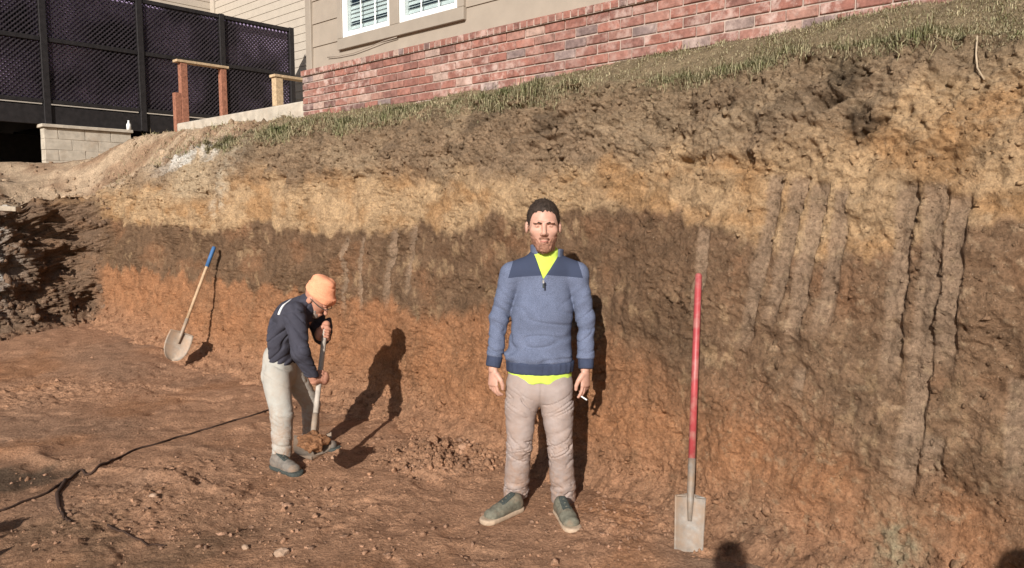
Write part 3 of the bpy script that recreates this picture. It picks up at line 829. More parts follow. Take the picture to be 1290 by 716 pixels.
obj('rim_joist', box_mesh('rim_joist', (-0.05, -6, 3.08), (0.02, 4.2, 3.375), 0.004), M_fence, deck)
for i in range(10):
    x0 = -0.05 - i * 0.46
    obj('deck_board', box_mesh('deck_board', (x0 - 0.45, -6, 3.38), (x0, 4.2, 3.405), 0.003), M_fence, deck)
for i in range(8):
    obj('joist', box_mesh('joist', (-4.5, -5.5 + i * 1.2, 3.1), (-0.06, -5.45 + i * 1.2, 3.375)), M_fence, deck)
obj('deck_shade_wall', box_mesh('deck_shade_wall', (-2.3, -6, 1.6), (-2.2, 4.2, 3.09)), M_fence, deck)  # dark back wall added for the deep shade beneath the deck

# ------------------------------------------------------------------ concrete blocks, step, posts and boards left of the house
M_conc = simple('weathered_concrete', (0.47, 0.41, 0.33), 0.95, 0.14, 9, 110, 0.003, 0.1, dirt=(0.30, 0.21, 0.14), dirt_amt=0.35, dscale=3)
blk = tag(empty('block_wall', hw(-6.15, -0.2, 0), HOUSE_RZ), 'low wall of pale concrete blocks under the deck edge', 'wall', kind='thing')
obj('core', box_mesh('core', (-0.21, -0.64, 2.2), (-0.012, 0.64, 3.0)), M_conc, blk)
for r in range(4):
    z0 = 2.33 + r * 0.172
    y = -0.66 + (0.0 if r % 2 else -0.0)
    first = True
    while y < 0.64:
        ln = 0.2 if (first and r % 2) else 0.4
        y1 = min(y + ln - 0.008, 0.66)
        if y1 - y > 0.05: obj('concrete_block', box_mesh('concrete_block', (-0.2, y, z0), (0.0, y1, z0 + 0.168), 0.003, 0.002), M_conc, blk)
        y += ln; first = False
obj('cap_slab', box_mesh('cap_slab', (-0.24, -0.70, 3.02), (0.045, 0.69, 3.072), 0.006), M_conc, blk)
M_bottle = simple('white_plastic', (0.80, 0.80, 0.78), 0.4, 0.03)
b0 = hw(-6.14, 0.43, 3.072)
tag(obj('bottle', tube_mesh('bottle', [(0, 0, 0), (0, 0, 0.09), (0, 0, 0.125), (0, 0, 0.13), (0, 0, 0.16)], [0.037, 0.037, 0.016, 0.014, 0.015], 12), M_bottle, None, b0), 'small white plastic bottle standing on the concrete block wall', 'bottle')
step = tag(empty('concrete_step', hw(-1.7, 0.5, 0), HOUSE_RZ), 'concrete walkway slab beside the brick corner', 'slab')
obj('slab', box_mesh('slab', (-1.75, -0.42, 2.6), (1.62, 1.2, 2.945), 0.012, 0.004), M_conc, step)
M_redwood = simple('weathered_redwood', (0.31, 0.135, 0.085), 0.85, 0.25, 30, 120, 0.002, 0.15)
M_pine = simple('bare_pine', (0.50, 0.36, 0.22), 0.8, 0.2, 30, 120, 0.002, 0.15)
def zy(lx, ly):
    p = hw(lx, ly); return yard_at(p[0], p[1])
rf = tag(empty('handrail_frame', hw(-3.7, 0.3, 0), HOUSE_RZ), 'weathered reddish timber handrail frame of two posts and a cap', 'railing')
g = zy(-3.7, 0.3) - 0.12
obj('post', box_mesh('post', (-0.045, -0.045, g), (0.055, 0.055, 3.86), 0.004), M_redwood, rf)
obj('short_post', box_mesh('short_post', (-0.045, -0.14, g), (0.048, -0.048, 3.42), 0.004), M_redwood, rf)
obj('post', box_mesh('post', (-0.045, 0.575, g), (0.05, 0.665, 3.86), 0.004), M_redwood, rf)
obj('cap_rail', box_mesh('cap_rail', (-0.06, -0.11, 3.863), (0.07, 0.70, 3.90), 0.004), M_pine, rf)
rf = tag(empty('handrail_frame', hw(-1.9, 0.8, 0), HOUSE_RZ), 'low pale pine handrail frame beside the brick corner', 'railing')
obj('post', box_mesh('post', (-0.055, -0.055, 2.944), (0.055, 0.055, 3.50), 0.004), M_pine, rf)
obj('post', box_mesh('post', (-0.05, 0.9, 2.8), (0.05, 1.0, 3.50), 0.004), M_pine, rf)
obj('cap_rail', box_mesh('cap_rail', (-0.07, -0.08, 3.503), (0.07, 1.15, 3.54), 0.004), M_pine, rf)
def ring_mesh():
    return tube_mesh('hose_coil', [(0.075 * math.cos(t), 0.02 * math.sin(t * 3), 0.08 + 0.075 * math.sin(t)) for t in np.linspace(0, 2 * math.pi, 20)], 0.012, 6)
p = hw(-1.83, 0.72, 2.945)
tag(obj('hose_coil', ring_mesh(), simple('brown_rubber', (0.16, 0.10, 0.06), 0.6), None, p), 'small brown coil leaning on the low pine post', 'hose')
M_grey = simple('weathered_plank', (0.40, 0.33, 0.25), 0.9, 0.2, 20, 120, 0.002, 0.1)
for (lx, ly, ln, rz, lab) in ((-5.2, 0.35, 1.1, 0.25, 'weathered plank lying between the block wall and the reddish posts'), (-5.5, 0.85, 0.8, -0.2, 'short weathered plank against the deck rim behind the longer plank')):
    p = hw(lx, ly); z = yard_at(p[0], p[1])
    o = tag(obj('plank', box_mesh('plank', (-ln / 2, -0.07, 0.0), (ln / 2, 0.07, 0.04), 0.004), M_grey, None, (p[0], p[1], z + 0.02)), lab, 'plank')
    o.rotation_euler = (0.05, -0.04, HOUSE_RZ + rz + R(90) * 0.2)
p = at(6, 293, 9.6)
o = tag(obj('board', box_mesh('board', (-0.35, -0.08, -0.03), (0.22, 0.08, 0.03), 0.004), M_grey, None, (p[0] - 0.05, p[1], yard_at(p[0], p[1]) + 0.05)), 'grey board end lying in the pale rubble at the edge', 'plank')
o.rotation_euler = (0, 0.05, 0.2)

# ------------------------------------------------------------------ body modelling: blended solids turned into one skin
def V3(*a): return np.array(a, np.float32)
def seg_h(P, a, b):
    ab = (b - a).astype(np.float32)
    h = np.clip(((P - a) @ ab) / float(ab @ ab), 0, 1)
    return h, ab
def cone(P, a, b, ra, rb):
    h, ab = seg_h(P, a, b)
    return np.linalg.norm(P - a - h[..., None] * ab, axis=-1) - (ra + h * (rb - ra))
def ecap(P, a, b, ra, rb, side):
    """tapered limb with an oval section: (width along side, depth across it) at both ends"""
    h, ab = seg_h(P, a, b)
    q = P - a - h[..., None] * ab
    ax = ab / np.linalg.norm(ab)
    w = np.asarray(side, np.float32); w = w - ax * (w @ ax); w /= np.linalg.norm(w)
    n = np.cross(ax, w)
    rw = ra[0] + h * (rb[0] - ra[0]); rn = ra[1] + h * (rb[1] - ra[1])
    rm = np.minimum(rw, rn)
    k = np.sqrt(((q @ w) / rw) ** 2 + ((q @ n) / rn) ** 2 + ((q @ ax) / rm) ** 2 + 1e-9)
    return (k - 1) * rm
def ell(P, c, r, rot=None):
    q = P - np.asarray(c, np.float32)
    if rot is not None: q = q @ np.asarray(rot, np.float32)
    r = np.asarray(r, np.float32)
    k0 = np.linalg.norm(q / r, axis=-1) + 1e-6
    k1 = np.linalg.norm(q / r ** 2, axis=-1) + 1e-6
    return k0 * (k0 - 1) / k1
def smin(a, b, k):
    h = np.clip(0.5 + 0.5 * (b - a) / k, 0, 1)
    return b + (a - b) * h - k * h * (1 - h)
def smax(a, b, k): return -smin(-a, -b, k)
def chain(P, pts, radii, k=0.0):
    d = None
    for i in range(len(pts) - 1):
        e = cone(P, pts[i], pts[i + 1], radii[i], radii[i + 1])
        d = e if d is None else (np.minimum(d, e) if k == 0 else smin(d, e, k))
    return d
_cor = np.array([(i, j, k) for i in (0, 1) for j in (0, 1) for k in (0, 1)])
_edg = [(a, b) for a in range(8) for b in range(a + 1, 8) if np.abs(_cor[a] - _cor[b]).sum() == 1]
def skin_mesh(fn, lo, hi, h):
    lo, hi = np.asarray(lo, float), np.asarray(hi, float)
    n = np.ceil((hi - lo) / h).astype(int) + 1
    ax = [(lo[i] + h * np.arange(n[i])).astype(np.float32) for i in range(3)]
    # look at block centres first, then only work out the blocks the surface can pass through
    K = 8
    nb = -(-n // K)
    bc = [lo[i] + h * (np.arange(nb[i]) * K + (K - 1) / 2) for i in range(3)]
    G = np.stack(np.meshgrid(*bc, indexing='ij'), -1).astype(np.float32)
    D = fn(G)
    near = np.abs(D) < h * K * 0.87 * 1.25 + 0.012
    F = np.repeat(np.repeat(np.repeat(D, K, 0), K, 1), K, 2).astype(np.float32)
    blk_ = np.argwhere(near)
    off_ = np.stack(np.meshgrid(*[np.arange(K)] * 3, indexing='ij'), -1).reshape(-1, 3)
    for i in range(0, len(blk_), 600):
        q = (blk_[i:i + 600, None, :] * K + off_[None]).reshape(-1, 3)
        F[q[:, 0], q[:, 1], q[:, 2]] = fn((lo + h * q).astype(np.float32))
    F = np.ascontiguousarray(F[:n[0], :n[1], :n[2]])
    F[0], F[-1] = np.abs(F[0]) + 1e-4, np.abs(F[-1]) + 1e-4
    F[:, 0], F[:, -1] = np.abs(F[:, 0]) + 1e-4, np.abs(F[:, -1]) + 1e-4
    F[:, :, 0], F[:, :, -1] = np.abs(F[:, :, 0]) + 1e-4, np.abs(F[:, :, -1]) + 1e-4
    I = F < 0
    cnt = np.zeros(n - 1, np.int8)
    for c_ in _cor: cnt += I[c_[0]:n[0] - 1 + c_[0], c_[1]:n[1] - 1 + c_[1], c_[2]:n[2] - 1 + c_[2]]
    act = np.argwhere((cnt > 0) & (cnt < 8))
    vals = np.stack([F[act[:, 0] + c_[0], act[:, 1] + c_[1], act[:, 2] + c_[2]] for c_ in _cor], 1)
    acc = np.zeros((len(act), 3)); num = np.zeros(len(act))
    for a, b in _edg:
        fa, fb_ = vals[:, a], vals[:, b]
        x = (fa < 0) != (fb_ < 0)
        t = np.where(x, fa / np.where(x, fa - fb_, 1), 0)
        p = _cor[a] + t[:, None] * (_cor[b] - _cor[a])
        acc[x] += p[x]; num[x] += 1
    vert = lo + h * (act + acc / num[:, None])
    vid = -np.ones(n - 1, np.int64)
    vid[act[:, 0], act[:, 1], act[:, 2]] = np.arange(len(act))
    faces = []
    for d in range(3):
        e1, e2 = (d + 1) % 3, (d + 2) % 3
        s0 = [slice(None)] * 3; s1 = [slice(None)] * 3
        s0[d] = slice(0, n[d] - 1); s1[d] = slice(1, n[d])
        for e in (e1, e2):
            s0[e] = slice(1, n[e] - 1); s1[e] = slice(1, n[e] - 1)
        A, Bq = I[tuple(s0)], I[tuple(s1)]
        ed = np.argwhere(A != Bq)
        ins = A[ed[:, 0], ed[:, 1], ed[:, 2]]
        ed = ed.copy(); ed[:, e1] += 1; ed[:, e2] += 1
        def cid(o1, o2):
            q = ed.copy(); q[:, e1] += o1; q[:, e2] += o2
            return vid[q[:, 0], q[:, 1], q[:, 2]]
        q = np.stack([cid(-1, -1), cid(0, -1), cid(0, 0), cid(-1, 0)], 1)
        q[~ins] = q[~ins][:, ::-1]
        faces.append(q)
    f = np.concatenate(faces)
    return vert, f
def bake(name, parts, origin, material, parent, loc=None):
    """parts: list of (fn, lo, hi, h) in world space, joined into one mesh object"""
    Vs, Fs, n = [], [], 0
    for (fn, lo, hi, h) in parts:
        v, f = skin_mesh(fn, lo, hi, h)
        Vs.append(v); Fs.append(f + n); n += len(v)
    me = new_mesh(name, np.concatenate(Vs) - np.asarray(origin), np.ascontiguousarray(np.concatenate(Fs)))
    smooth(me)
    return obj(name, me, material, parent, loc)
def unit(v): v = np.asarray(v, float); return v / np.linalg.norm(v)
def folds(P, fx, fy, fz, seed):
    return _perlin3(P[..., 0] * fx + seed, P[..., 1] * fy + seed * 2, P[..., 2] * fz + seed * 3)
def box_of(pts, m):
    p = np.array(pts); return p.min(0) - m, p.max(0) + m

def hand_fn(wrist, along, thumbside, curl=0.35, scale=1.0, curls=None, flip=1):
    """a palm, four unequal bent fingers and a thumb leaving the side of the palm"""
    al = unit(along); ts = unit(np.asarray(thumbside) - al * np.dot(thumbside, al)); nr = np.cross(al, ts) * flip   # nr: palm normal
    wrist = np.asarray(wrist, float); S_ = scale
    def loc(a, t, n): return (wrist + (al * a + ts * t + nr * n) * S_).astype(np.float32)
    prim = []
    fing = []
    lens = (0.068, 0.078, 0.072, 0.056)
    for i in range(4):
        t0 = 0.030 - 0.0195 * i
        L = lens[i]; cu = (curls[i] if curls else curl * (1 + 0.12 * i))
        p = [loc(0.085 - 0.003 * abs(i - 1), t0, 0)]
        ang = cu * 0.55
        for fr in (0.45, 0.32, 0.23):
            d = al * math.cos(ang) + nr * math.sin(ang) + ts * (0.08 * (1.2 - i))
            p.append((p[-1] + unit(d) * L * fr * S_).astype(np.float32)); ang += cu * 0.9
        fing.append(p)
    th = [loc(0.022, 0.030, 0.004), loc(0.052, 0.052, 0.014), loc(0.078, 0.055, 0.024), loc(0.100, 0.050, 0.030)]
    w0, w1 = loc(-0.05, 0, 0), loc(0.0, 0, 0)
    pa, pb = loc(0.018, 0, 0), loc(0.078, 0, 0)
    def fn(P):
        d = ecap(P, w0, w1, (0.028 * S_, 0.021 * S_), (0.029 * S_, 0.020 * S_), ts)
        d = smin(d, ecap(P, pa, pb, (0.034 * S_, 0.017 * S_), (0.043 * S_, 0.0145 * S_), ts), 0.012)
        for p, r in zip(fing, (0.0092, 0.0096, 0.0092, 0.0080)):
            d = smin(d, chain(P, p, [r * S_, r * 0.96 * S_, r * 0.9 * S_, r * 0.78 * S_]), 0.0035)
        d = smin(d, chain(P, th, [0.016 * S_, 0.0125 * S_, 0.0112 * S_, 0.0088 * S_]), 0.006)
        return d
    allp = [q for f_ in fing for q in f_] + th + [w0, w1]
    lo, hi = box_of(allp, 0.03)
    return (fn, lo, hi, 0.0027), fing, th

# clothing and skin materials
def cloth(name, col, scale=420, var=0.10, dirt=None, damt=0.3, heather=0.0, rough=0.95, mud=0.0):
    m = N(name)
    co = m.n('ShaderNodeTexCoord').outputs['Object']
    f1 = m.noise(co, 14, 4)
    k = m.ramp(f1, [(0.3, tuple(x * (1 - var) for x in col)), (0.7, tuple(min(1, x * (1 + var)) for x in col))])
    if heather:
        f2 = m.noise(co, 260, 3, 0.7)
        k = m.mix(k, m.ramp(f2, [(0.3, 1 - heather), (0.7, 1 + heather)]), 1.0, 'MULTIPLY')
    if dirt is not None:
        d = m.ramp(m.noise(co, 6, 6, 0.65), [(0.50 - 0.1 * damt, 0.0), (0.78, 1.0)])
        k = m.mix(k, dirt, m.math('MULTIPLY', d, damt))
    if mud:
        sz = m.n('ShaderNodeSeparateXYZ'); m.l(co, sz.inputs[0])
        lowz = m.ramp(sz.outputs[2], [(0.10, 1.0), (0.55, 0.0)])
        sp_ = m.ramp(m.noise(co, 17, 6, 0.7, 0.8), [(0.42, 0.0), (0.62, 1.0)])
        k = m.mix(k, (0.30, 0.165, 0.095), m.math('MULTIPLY', m.math('MULTIPLY', lowz, sp_), mud))
    b1 = m.bump(m.noise(co, 26, 3, 0.5), 0.004, 0.5)
    return m, k, m.bump(m.noise(co, scale * 0.6, 3, 0.6), 0.0022, 0.9, b1)
def cloth_mat(*a, **k):
    m, c_, b = cloth(*a, **k); return m.done(c_, 0.95, b, 0.1)
M_skin = simple('skin', (0.52, 0.290, 0.212), 0.5, 0.08, 40, 300, 0.0004, 0.3)
M_skin.node_tree.nodes['Principled BSDF'].inputs['Subsurface Weight'].default_value = 0.08
M_skin.node_tree.nodes['Principled BSDF'].inputs['Subsurface Radius'].default_value = (0.012, 0.005, 0.003)
M_skin2 = simple('tanned_skin', (0.46, 0.22, 0.145), 0.5, 0.1, 40, 300, 0.0004, 0.3)
M_navy = cloth_mat('navy_knit', (0.046, 0.056, 0.092), var=0.15, heather=0.15)
M_blue = cloth_mat('heather_blue_knit', (0.120, 0.139, 0.203), var=0.10, heather=0.38)
M_hivis = cloth_mat('hi_vis_shirt', (0.52, 0.67, 0.10), var=0.12)
M_khaki = cloth_mat('khaki_cotton', (0.335, 0.272, 0.245), var=0.09, dirt=(0.33, 0.20, 0.13), damt=0.5, mud=0.55)
M_greycot = cloth_mat('pale_grey_denim', (0.40, 0.38, 0.335), var=0.10, dirt=(0.36, 0.24, 0.16), damt=0.5, mud=0.7)
M_darkshirt = cloth_mat('dark_long_sleeve', (0.052, 0.050, 0.064), var=0.15, heather=0.12)
M_beanie = cloth_mat('orange_knit', (0.78, 0.335, 0.19), scale=200, var=0.12, heather=0.22)
M_hair = simple('dark_hair', (0.042, 0.028, 0.020), 0.6, 0.3, 60, 400, 0.002)
M_beard = simple('reddish_beard', (0.30, 0.150, 0.098), 0.8, 0.3, 70, 400, 0.002)
M_shoe = simple('olive_grey_shoe', (0.155, 0.145, 0.108), 0.8, 0.2, 60, 200, 0.001, 0.2, dirt=(0.33, 0.20, 0.12), dirt_amt=0.3, dscale=14)
M_shoedark = simple('dark_shoe_mesh', (0.055, 0.062, 0.055), 0.85, 0.25, 90, 300, 0.001)
M_sole = simple('pale_rubber_sole', (0.42, 0.31, 0.215), 0.7, 0.15, 40, 160, 0.001)
M_boot = simple('grey_boot', (0.185, 0.16, 0.135), 0.85, 0.2, 40, 200, 0.001, 0.2, dirt=(0.33, 0.20, 0.12), dirt_amt=0.4, dscale=14)
M_eye = simple('eye', (0.03, 0.022, 0.018), 0.25, 0.1)
M_lip = simple('lip', (0.42, 0.17, 0.13), 0.5, 0.05)
M_chrome = simple('zip_metal', (0.7, 0.7, 0.7), 0.3, 0.05, metal=0.9)

def shoe(parent, origin, heel, toe, mats, scale=1.0, mid=True):
    """heel and toe: points on the ground; upper, pale sole and dark tongue"""
    heel, toe = np.asarray(heel, float), np.asarray(toe, float)
    L = np.linalg.norm(toe - heel); f = unit(toe - heel); w = np.cross((0, 0, 1), f); upv = np.cross(f, w)
    def q(u, v, z): return (heel + f * u * L + w * v + upv * z).astype(np.float32)
    def uppr(P):
        d = ecap(P, q(0.16, 0, 0.045), q(0.80, 0, 0.034), (0.036, 0.042), (0.047, 0.036), w)
        d = smin(d, ecap(P, q(0.17, 0, 0.05), q(0.20, 0, 0.072), (0.036, 0.046), (0.037, 0.046), w), 0.02)
        d = smin(d, ecap(P, q(0.28, 0, 0.082), q(0.62, 0, 0.052), (0.032, 0.028), (0.036, 0.024), w), 0.03)
        return np.maximum(d, -(((P - heel) @ upv.astype(np.float32)) - 0.012))
    def sole(P):
        a, b = q(0.13, 0, 0.014), q(0.86, 0, 0.014)
        d = ecap(P, a, b, (0.041, 0.041), (0.053, 0.053), w)
        zc = (P - heel) @ upv.astype(np.float32)
        return smax(d, np.abs(zc - 0.014) - 0.015, 0.008)
    lo, hi = box_of([heel - 0.03, toe + 0.02, q(0.16, 0, 0.16), q(1, 0.05, 0), q(1, -0.05, 0), q(0, -0.05, 0), q(0, 0.05, 0)], 0.03)
    o = bake('shoe', [(uppr, lo, hi, 0.005)], origin, mats[0], parent)
    bake('sole', [(sole, lo, hi, 0.005)], origin, mats[1], o)
    if mid:
        def tong(P):
            d = ecap(P, q(0.26, 0, 0.114), q(0.62, 0, 0.074), (0.022, 0.008), (0.027, 0.007), w)
            return d
        bake('tongue', [(tong, lo, hi, 0.004)], origin, mats[2], o)
        for uu in (0.34, 0.43, 0.52):
            zt_ = 0.119 - (uu - 0.26) * 0.111
            obj('lace', tube_mesh('lace', [Vector(q(uu, -0.024, zt_ - 0.012)) - Vector(origin), Vector(q(uu, 0, zt_ + 0.003)) - Vector(origin), Vector(q(uu, 0.024, zt_ - 0.012)) - Vector(origin)], 0.0035, 6), mats[0], o)
    return o

# ------------------------------------------------------------------ the standing man
YM = 4.22
def m_(px, py, dy=0.0): return at(px, py, YM + dy).astype(np.float32)
fl_ = on_z(640, 650); fr_ = on_z(716, 660)
GZ = float(floor_z(fl_[0], fl_[1])[0])
O1 = np.array((at(683, 400, YM)[0], YM, GZ))
person = None
XR = V3(1, 0, 0)
handL, _, _ = hand_fn(m_(621.5, 467, -0.035), (-0.02, -0.10, -1), (0.62, -0.75, 0), 0.50, flip=-1)
handR, fgR, _ = hand_fn(m_(737.5, 468, -0.035), (0.0, -0.10, -1), (-0.62, -0.75, 0), 0.55, curls=(0.30, 0.42, 0.75, 0.85))
H0 = m_(684.5, 278, -0.02)                       # skull centre
HS = 1.08
def head1(P):
    q = (P - H0) / HS
    d = ell(q, (0, 0.012, 0.005), (0.081, 0.097, 0.098))
    d = smin(d, ell(q, (0.002, -0.022, -0.066), (0.064, 0.066, 0.078)), 0.035)              # jaw and face
    d = smin(d, ell(q, (0.002, -0.058, -0.135), (0.027, 0.026, 0.022)), 0.03)               # chin
    for sx in (-1, 1):
        d = smin(d, ell(q, (sx * 0.043, -0.056, -0.052), (0.026, 0.022, 0.022)), 0.02)      # cheek bones
        d = smax(d, -ell(q, (sx * 0.032, -0.098, -0.026), (0.021, 0.018, 0.0125)), 0.012)   # eye sockets
        d = smin(d, ell(q, (sx * 0.031, -0.074, -0.027), (0.0145, 0.0125, 0.010)), 0.004)   # lids
        d = smin(d, ell(q, (sx * 0.030, -0.088, -0.008), (0.026, 0.012, 0.0075)), 0.008)    # brow ridge
        d = smin(d, ell(q, (sx * 0.085, 0.012, -0.035), (0.010, 0.020, 0.031)), 0.006)      # ears
        d = smin(d, ell(q, (sx * 0.0115, -0.093, -0.068), (0.0095, 0.012, 0.0085)), 0.006)  # nostrils
    d = smin(d, cone(q, V3(0, -0.086, -0.018), V3(0, -0.108, -0.062), 0.0095, 0.0120), 0.010)   # nose
    d = smin(d, ell(q, (0, -0.088, -0.098), (0.021, 0.012, 0.0065)), 0.006)
    d = smin(d, ell(q, (0, -0.084, -0.111), (0.018, 0.012, 0.0068)), 0.005)
    d = smin(d, ecap(P, m_(687, 306, 0.02), m_(686, 332, 0.035), (0.054, 0.056), (0.066, 0.062), XR), 0.03)
    return d
def torso_in(P):
    d = ecap(P, m_(686, 345, 0.03), m_(680, 470, 0.01), (0.11, 0.06), (0.12, 0.07), XR)
    for pts in (((645, 352), (629, 400), (621, 466)), ((726, 353), (738, 402), (737, 466))):
        d = smin(d, chain(P, [m_(pts[0][0], pts[0][1], .03), m_(pts[1][0], pts[1][1], .02), m_(pts[2][0], pts[2][1], -.035)], [0.036, 0.030, 0.027]), 0.01)
    for pts in (((660, 490), (654, 562), (649, 630)), ((699, 490), (706, 566), (710.5, 634))):
        d = smin(d, chain(P, [m_(*pts[0]), m_(pts[1][0], pts[1][1], -.02), m_(pts[2][0], pts[2][1], 0.07)], [0.06, 0.040, 0.030]), 0.02)
    return d
lo, hi = box_of([m_(612, 330, -0.1), m_(752, 640, 0.14)], 0.03)
hlo, hhi = box_of([H0 - 0.14, H0 + 0.135, m_(660, 330, -0.06), m_(712, 334, 0.1)], 0.01)
man = bake('person', [(torso_in, lo, hi, 0.012), (head1, hlo, hhi, 0.0028), handL, handR], O1, M_skin, None, O1)
tag(man, 'young bearded person in a blue and navy pullover standing against the bank', 'person')
for sx in (-1, 1):
    c_ = Vector(H0) + Vector((sx * 0.031, -0.0815, -0.0265)) * HS - Vector(O1)
    bm = bmesh.new(); bmesh.ops.create_uvsphere(bm, u_segments=12, v_segments=8, radius=0.0062)
    for v in bm.verts: v.co.z *= 0.55; v.co.x *= 1.35
    e = bpy.data.meshes.new('eye'); bm.to_mesh(e); bm.free(); smooth(e)
    obj('eye', e, M_eye, man, c_)
    pts = [Vector(H0) + Vector((sx * a, b, z)) * HS - Vector(O1) for a, b, z in ((0.013, -0.0985, -0.013), (0.028, -0.099, -0.0085), (0.046, -0.088, -0.0095), (0.054, -0.079, -0.014))]
    obj('eyebrow', tube_mesh('eyebrow', pts, [0.0030, 0.0042, 0.0036, 0.002], 6), M_hair, man)
pts = [Vector(H0) + Vector((a, b, z)) * HS - Vector(O1) for a, b, z in ((-0.019, -0.092, -0.1045), (0, -0.0985, -0.1045), (0.019, -0.092, -0.1045))]
obj('lips', tube_mesh('lips', pts, [0.003, 0.0055, 0.003], 6), M_lip, man)
def hair1(P):
    q = (P - H0) / HS
    n_ = 0.006 * _perlin3(P[..., 0] * 55, P[..., 1] * 55, P[..., 2] * 20) + 0.004 * _perlin3(P[..., 0] * 140, P[..., 1] * 140, P[..., 2] * 30)
    d = ell(q, (0, 0.016, 0.008), (0.0848, 0.1035, 0.1050)) + 0.5 * n_
    x, y, z_ = q[..., 0], q[..., 1], q[..., 2]
    line = np.where(y < 0, 0.050 - 0.0 * x, 0.0) * 1.0
    line = 0.046 - sstep(-0.07, -0.005, y) * 0.078 - sstep(0.02, 0.07, y) * 0.05 + 0.016 * _perlin3(x * 70, 0 * x, y * 12) - sstep(0.055, 0.075, np.abs(x)) * 0.026
    d = smax(d, line - z_, 0.006)
    return d
def beard1(P):
    q = (P - H0) / HS
    d = ell(q, (0.002, -0.022, -0.074), (0.0662, 0.0685, 0.0770))
    d = smin(d, ell(q, (0.002, -0.056, -0.141), (0.035, 0.029, 0.024)), 0.03) - 0.001
    d = d + 0.004 * _perlin3(P[..., 0] * 90, P[..., 1] * 90, P[..., 2] * 60) + 0.003 * _perlin3(P[..., 0] * 190, P[..., 1] * 190, P[..., 2] * 160)
    x, y, z_ = q[..., 0], q[..., 1], q[..., 2]
    upper = -0.112 + sstep(0.018, 0.05, np.abs(x)) * 0.030 + sstep(-0.05, 0.0, y) * 0.055
    d = smax(d, z_ - upper, 0.006)
    d = smax(d, -ell(q, (0, -0.098, -0.105), (0.024, 0.030, 0.0125)), 0.004)
    return np.maximum(d, y - 0.02)
hair_o = bake('hair', [(hair1, H0 - 0.15, H0 + 0.145, 0.003)], O1, M_hair, man)
bl_, bh_ = H0 + V3(-0.1, -0.13, -0.22), H0 + V3(0.1, 0.06, 0.0)
beard_o = bake('beard', [(beard1, bl_, bh_, 0.003)], O1, M_beard, man)
def mous(P):
    q = (P - H0) / HS
    d = ell(q, (0.0, -0.0905, -0.088), (0.027, 0.0125, 0.0062)) + 0.0015 * _perlin3(P[..., 0] * 200, P[..., 1] * 200, P[..., 2] * 200)
    return d
bake('moustache', [(mous, H0 + V3(-0.045, -0.125, -0.12), H0 + V3(0.045, -0.07, -0.07), 0.0025)], O1, M_beard, man)

def strands(src, n, ln, wd, mat, bias, name):
    me = src.data
    co_ = np.empty(len(me.vertices) * 3, np.float32); me.vertices.foreach_get('co', co_); co_ = co_.reshape(-1, 3)
    no_ = np.empty(len(me.vertices) * 3, np.float32); me.vertices.foreach_get('normal', no_); no_ = no_.reshape(-1, 3)
    i_ = rng.integers(0, len(co_), n)
    d_ = no_[i_] * 0.55 + np.asarray(bias) + rng.normal(size=(n, 3)) * 0.35
    d_ /= np.linalg.norm(d_, axis=1, keepdims=True)
    w_ = np.cross(d_, rng.normal(size=(n, 3))); w_ /= np.linalg.norm(w_, axis=1, keepdims=True)
    L_ = ln * np.exp(rng.normal(0, 0.4, (n, 1)))
    p_ = co_[i_] - no_[i_] * 0.002
    V_ = np.stack([p_ - w_ * wd, p_ + w_ * wd, p_ + d_ * L_], 1).reshape(-1, 3)
    return obj(name, new_mesh(name, V_, np.arange(n * 3).reshape(-1, 3)), mat, src)
strands(hair_o, 2600, 0.014, 0.0011, M_hair, (0, -0.5, -0.1), 'hair_strands')
strands(beard_o, 1500, 0.007, 0.0008, M_beard, (0, -0.1, -0.6), 'beard_strands')
# pullover
Zs = {k_: float(m_(683, k_)[2]) for k_ in (318, 335, 347, 352, 400, 440, 455, 468, 478)}
def crease(n_, w_=0.10): return np.exp(-(n_ / w_) ** 2)
def torso_s(P, off=0.0):
    d = ecap(P, m_(686.5, 352, 0.03), m_(683, 395, 0.015), (0.150, 0.100), (0.168, 0.118), XR)
    d = smin(d, ecap(P, m_(683, 395, 0.015), m_(680, 448, 0.01), (0.168, 0.118), (0.182, 0.124), XR), 0.03)
    for q_ in (645, 728): d = smin(d, cone(P, m_(686.5, 333, 0.035), m_(q_, 343, 0.035), 0.080, 0.058), 0.05)
    d = smin(d, cone(P, m_(687, 322, 0.035), m_(687, 338, 0.035), 0.070, 0.10), 0.05)
    return d - off
armL = [m_(643, 350, 0.03), m_(629, 400, 0.02), m_(623.5, 449, -0.02), m_(621.5, 459, -0.03)]
armR = [m_(727, 351, 0.03), m_(738, 402, 0.02), m_(738.0, 451, -0.02), m_(738, 461, -0.03)]
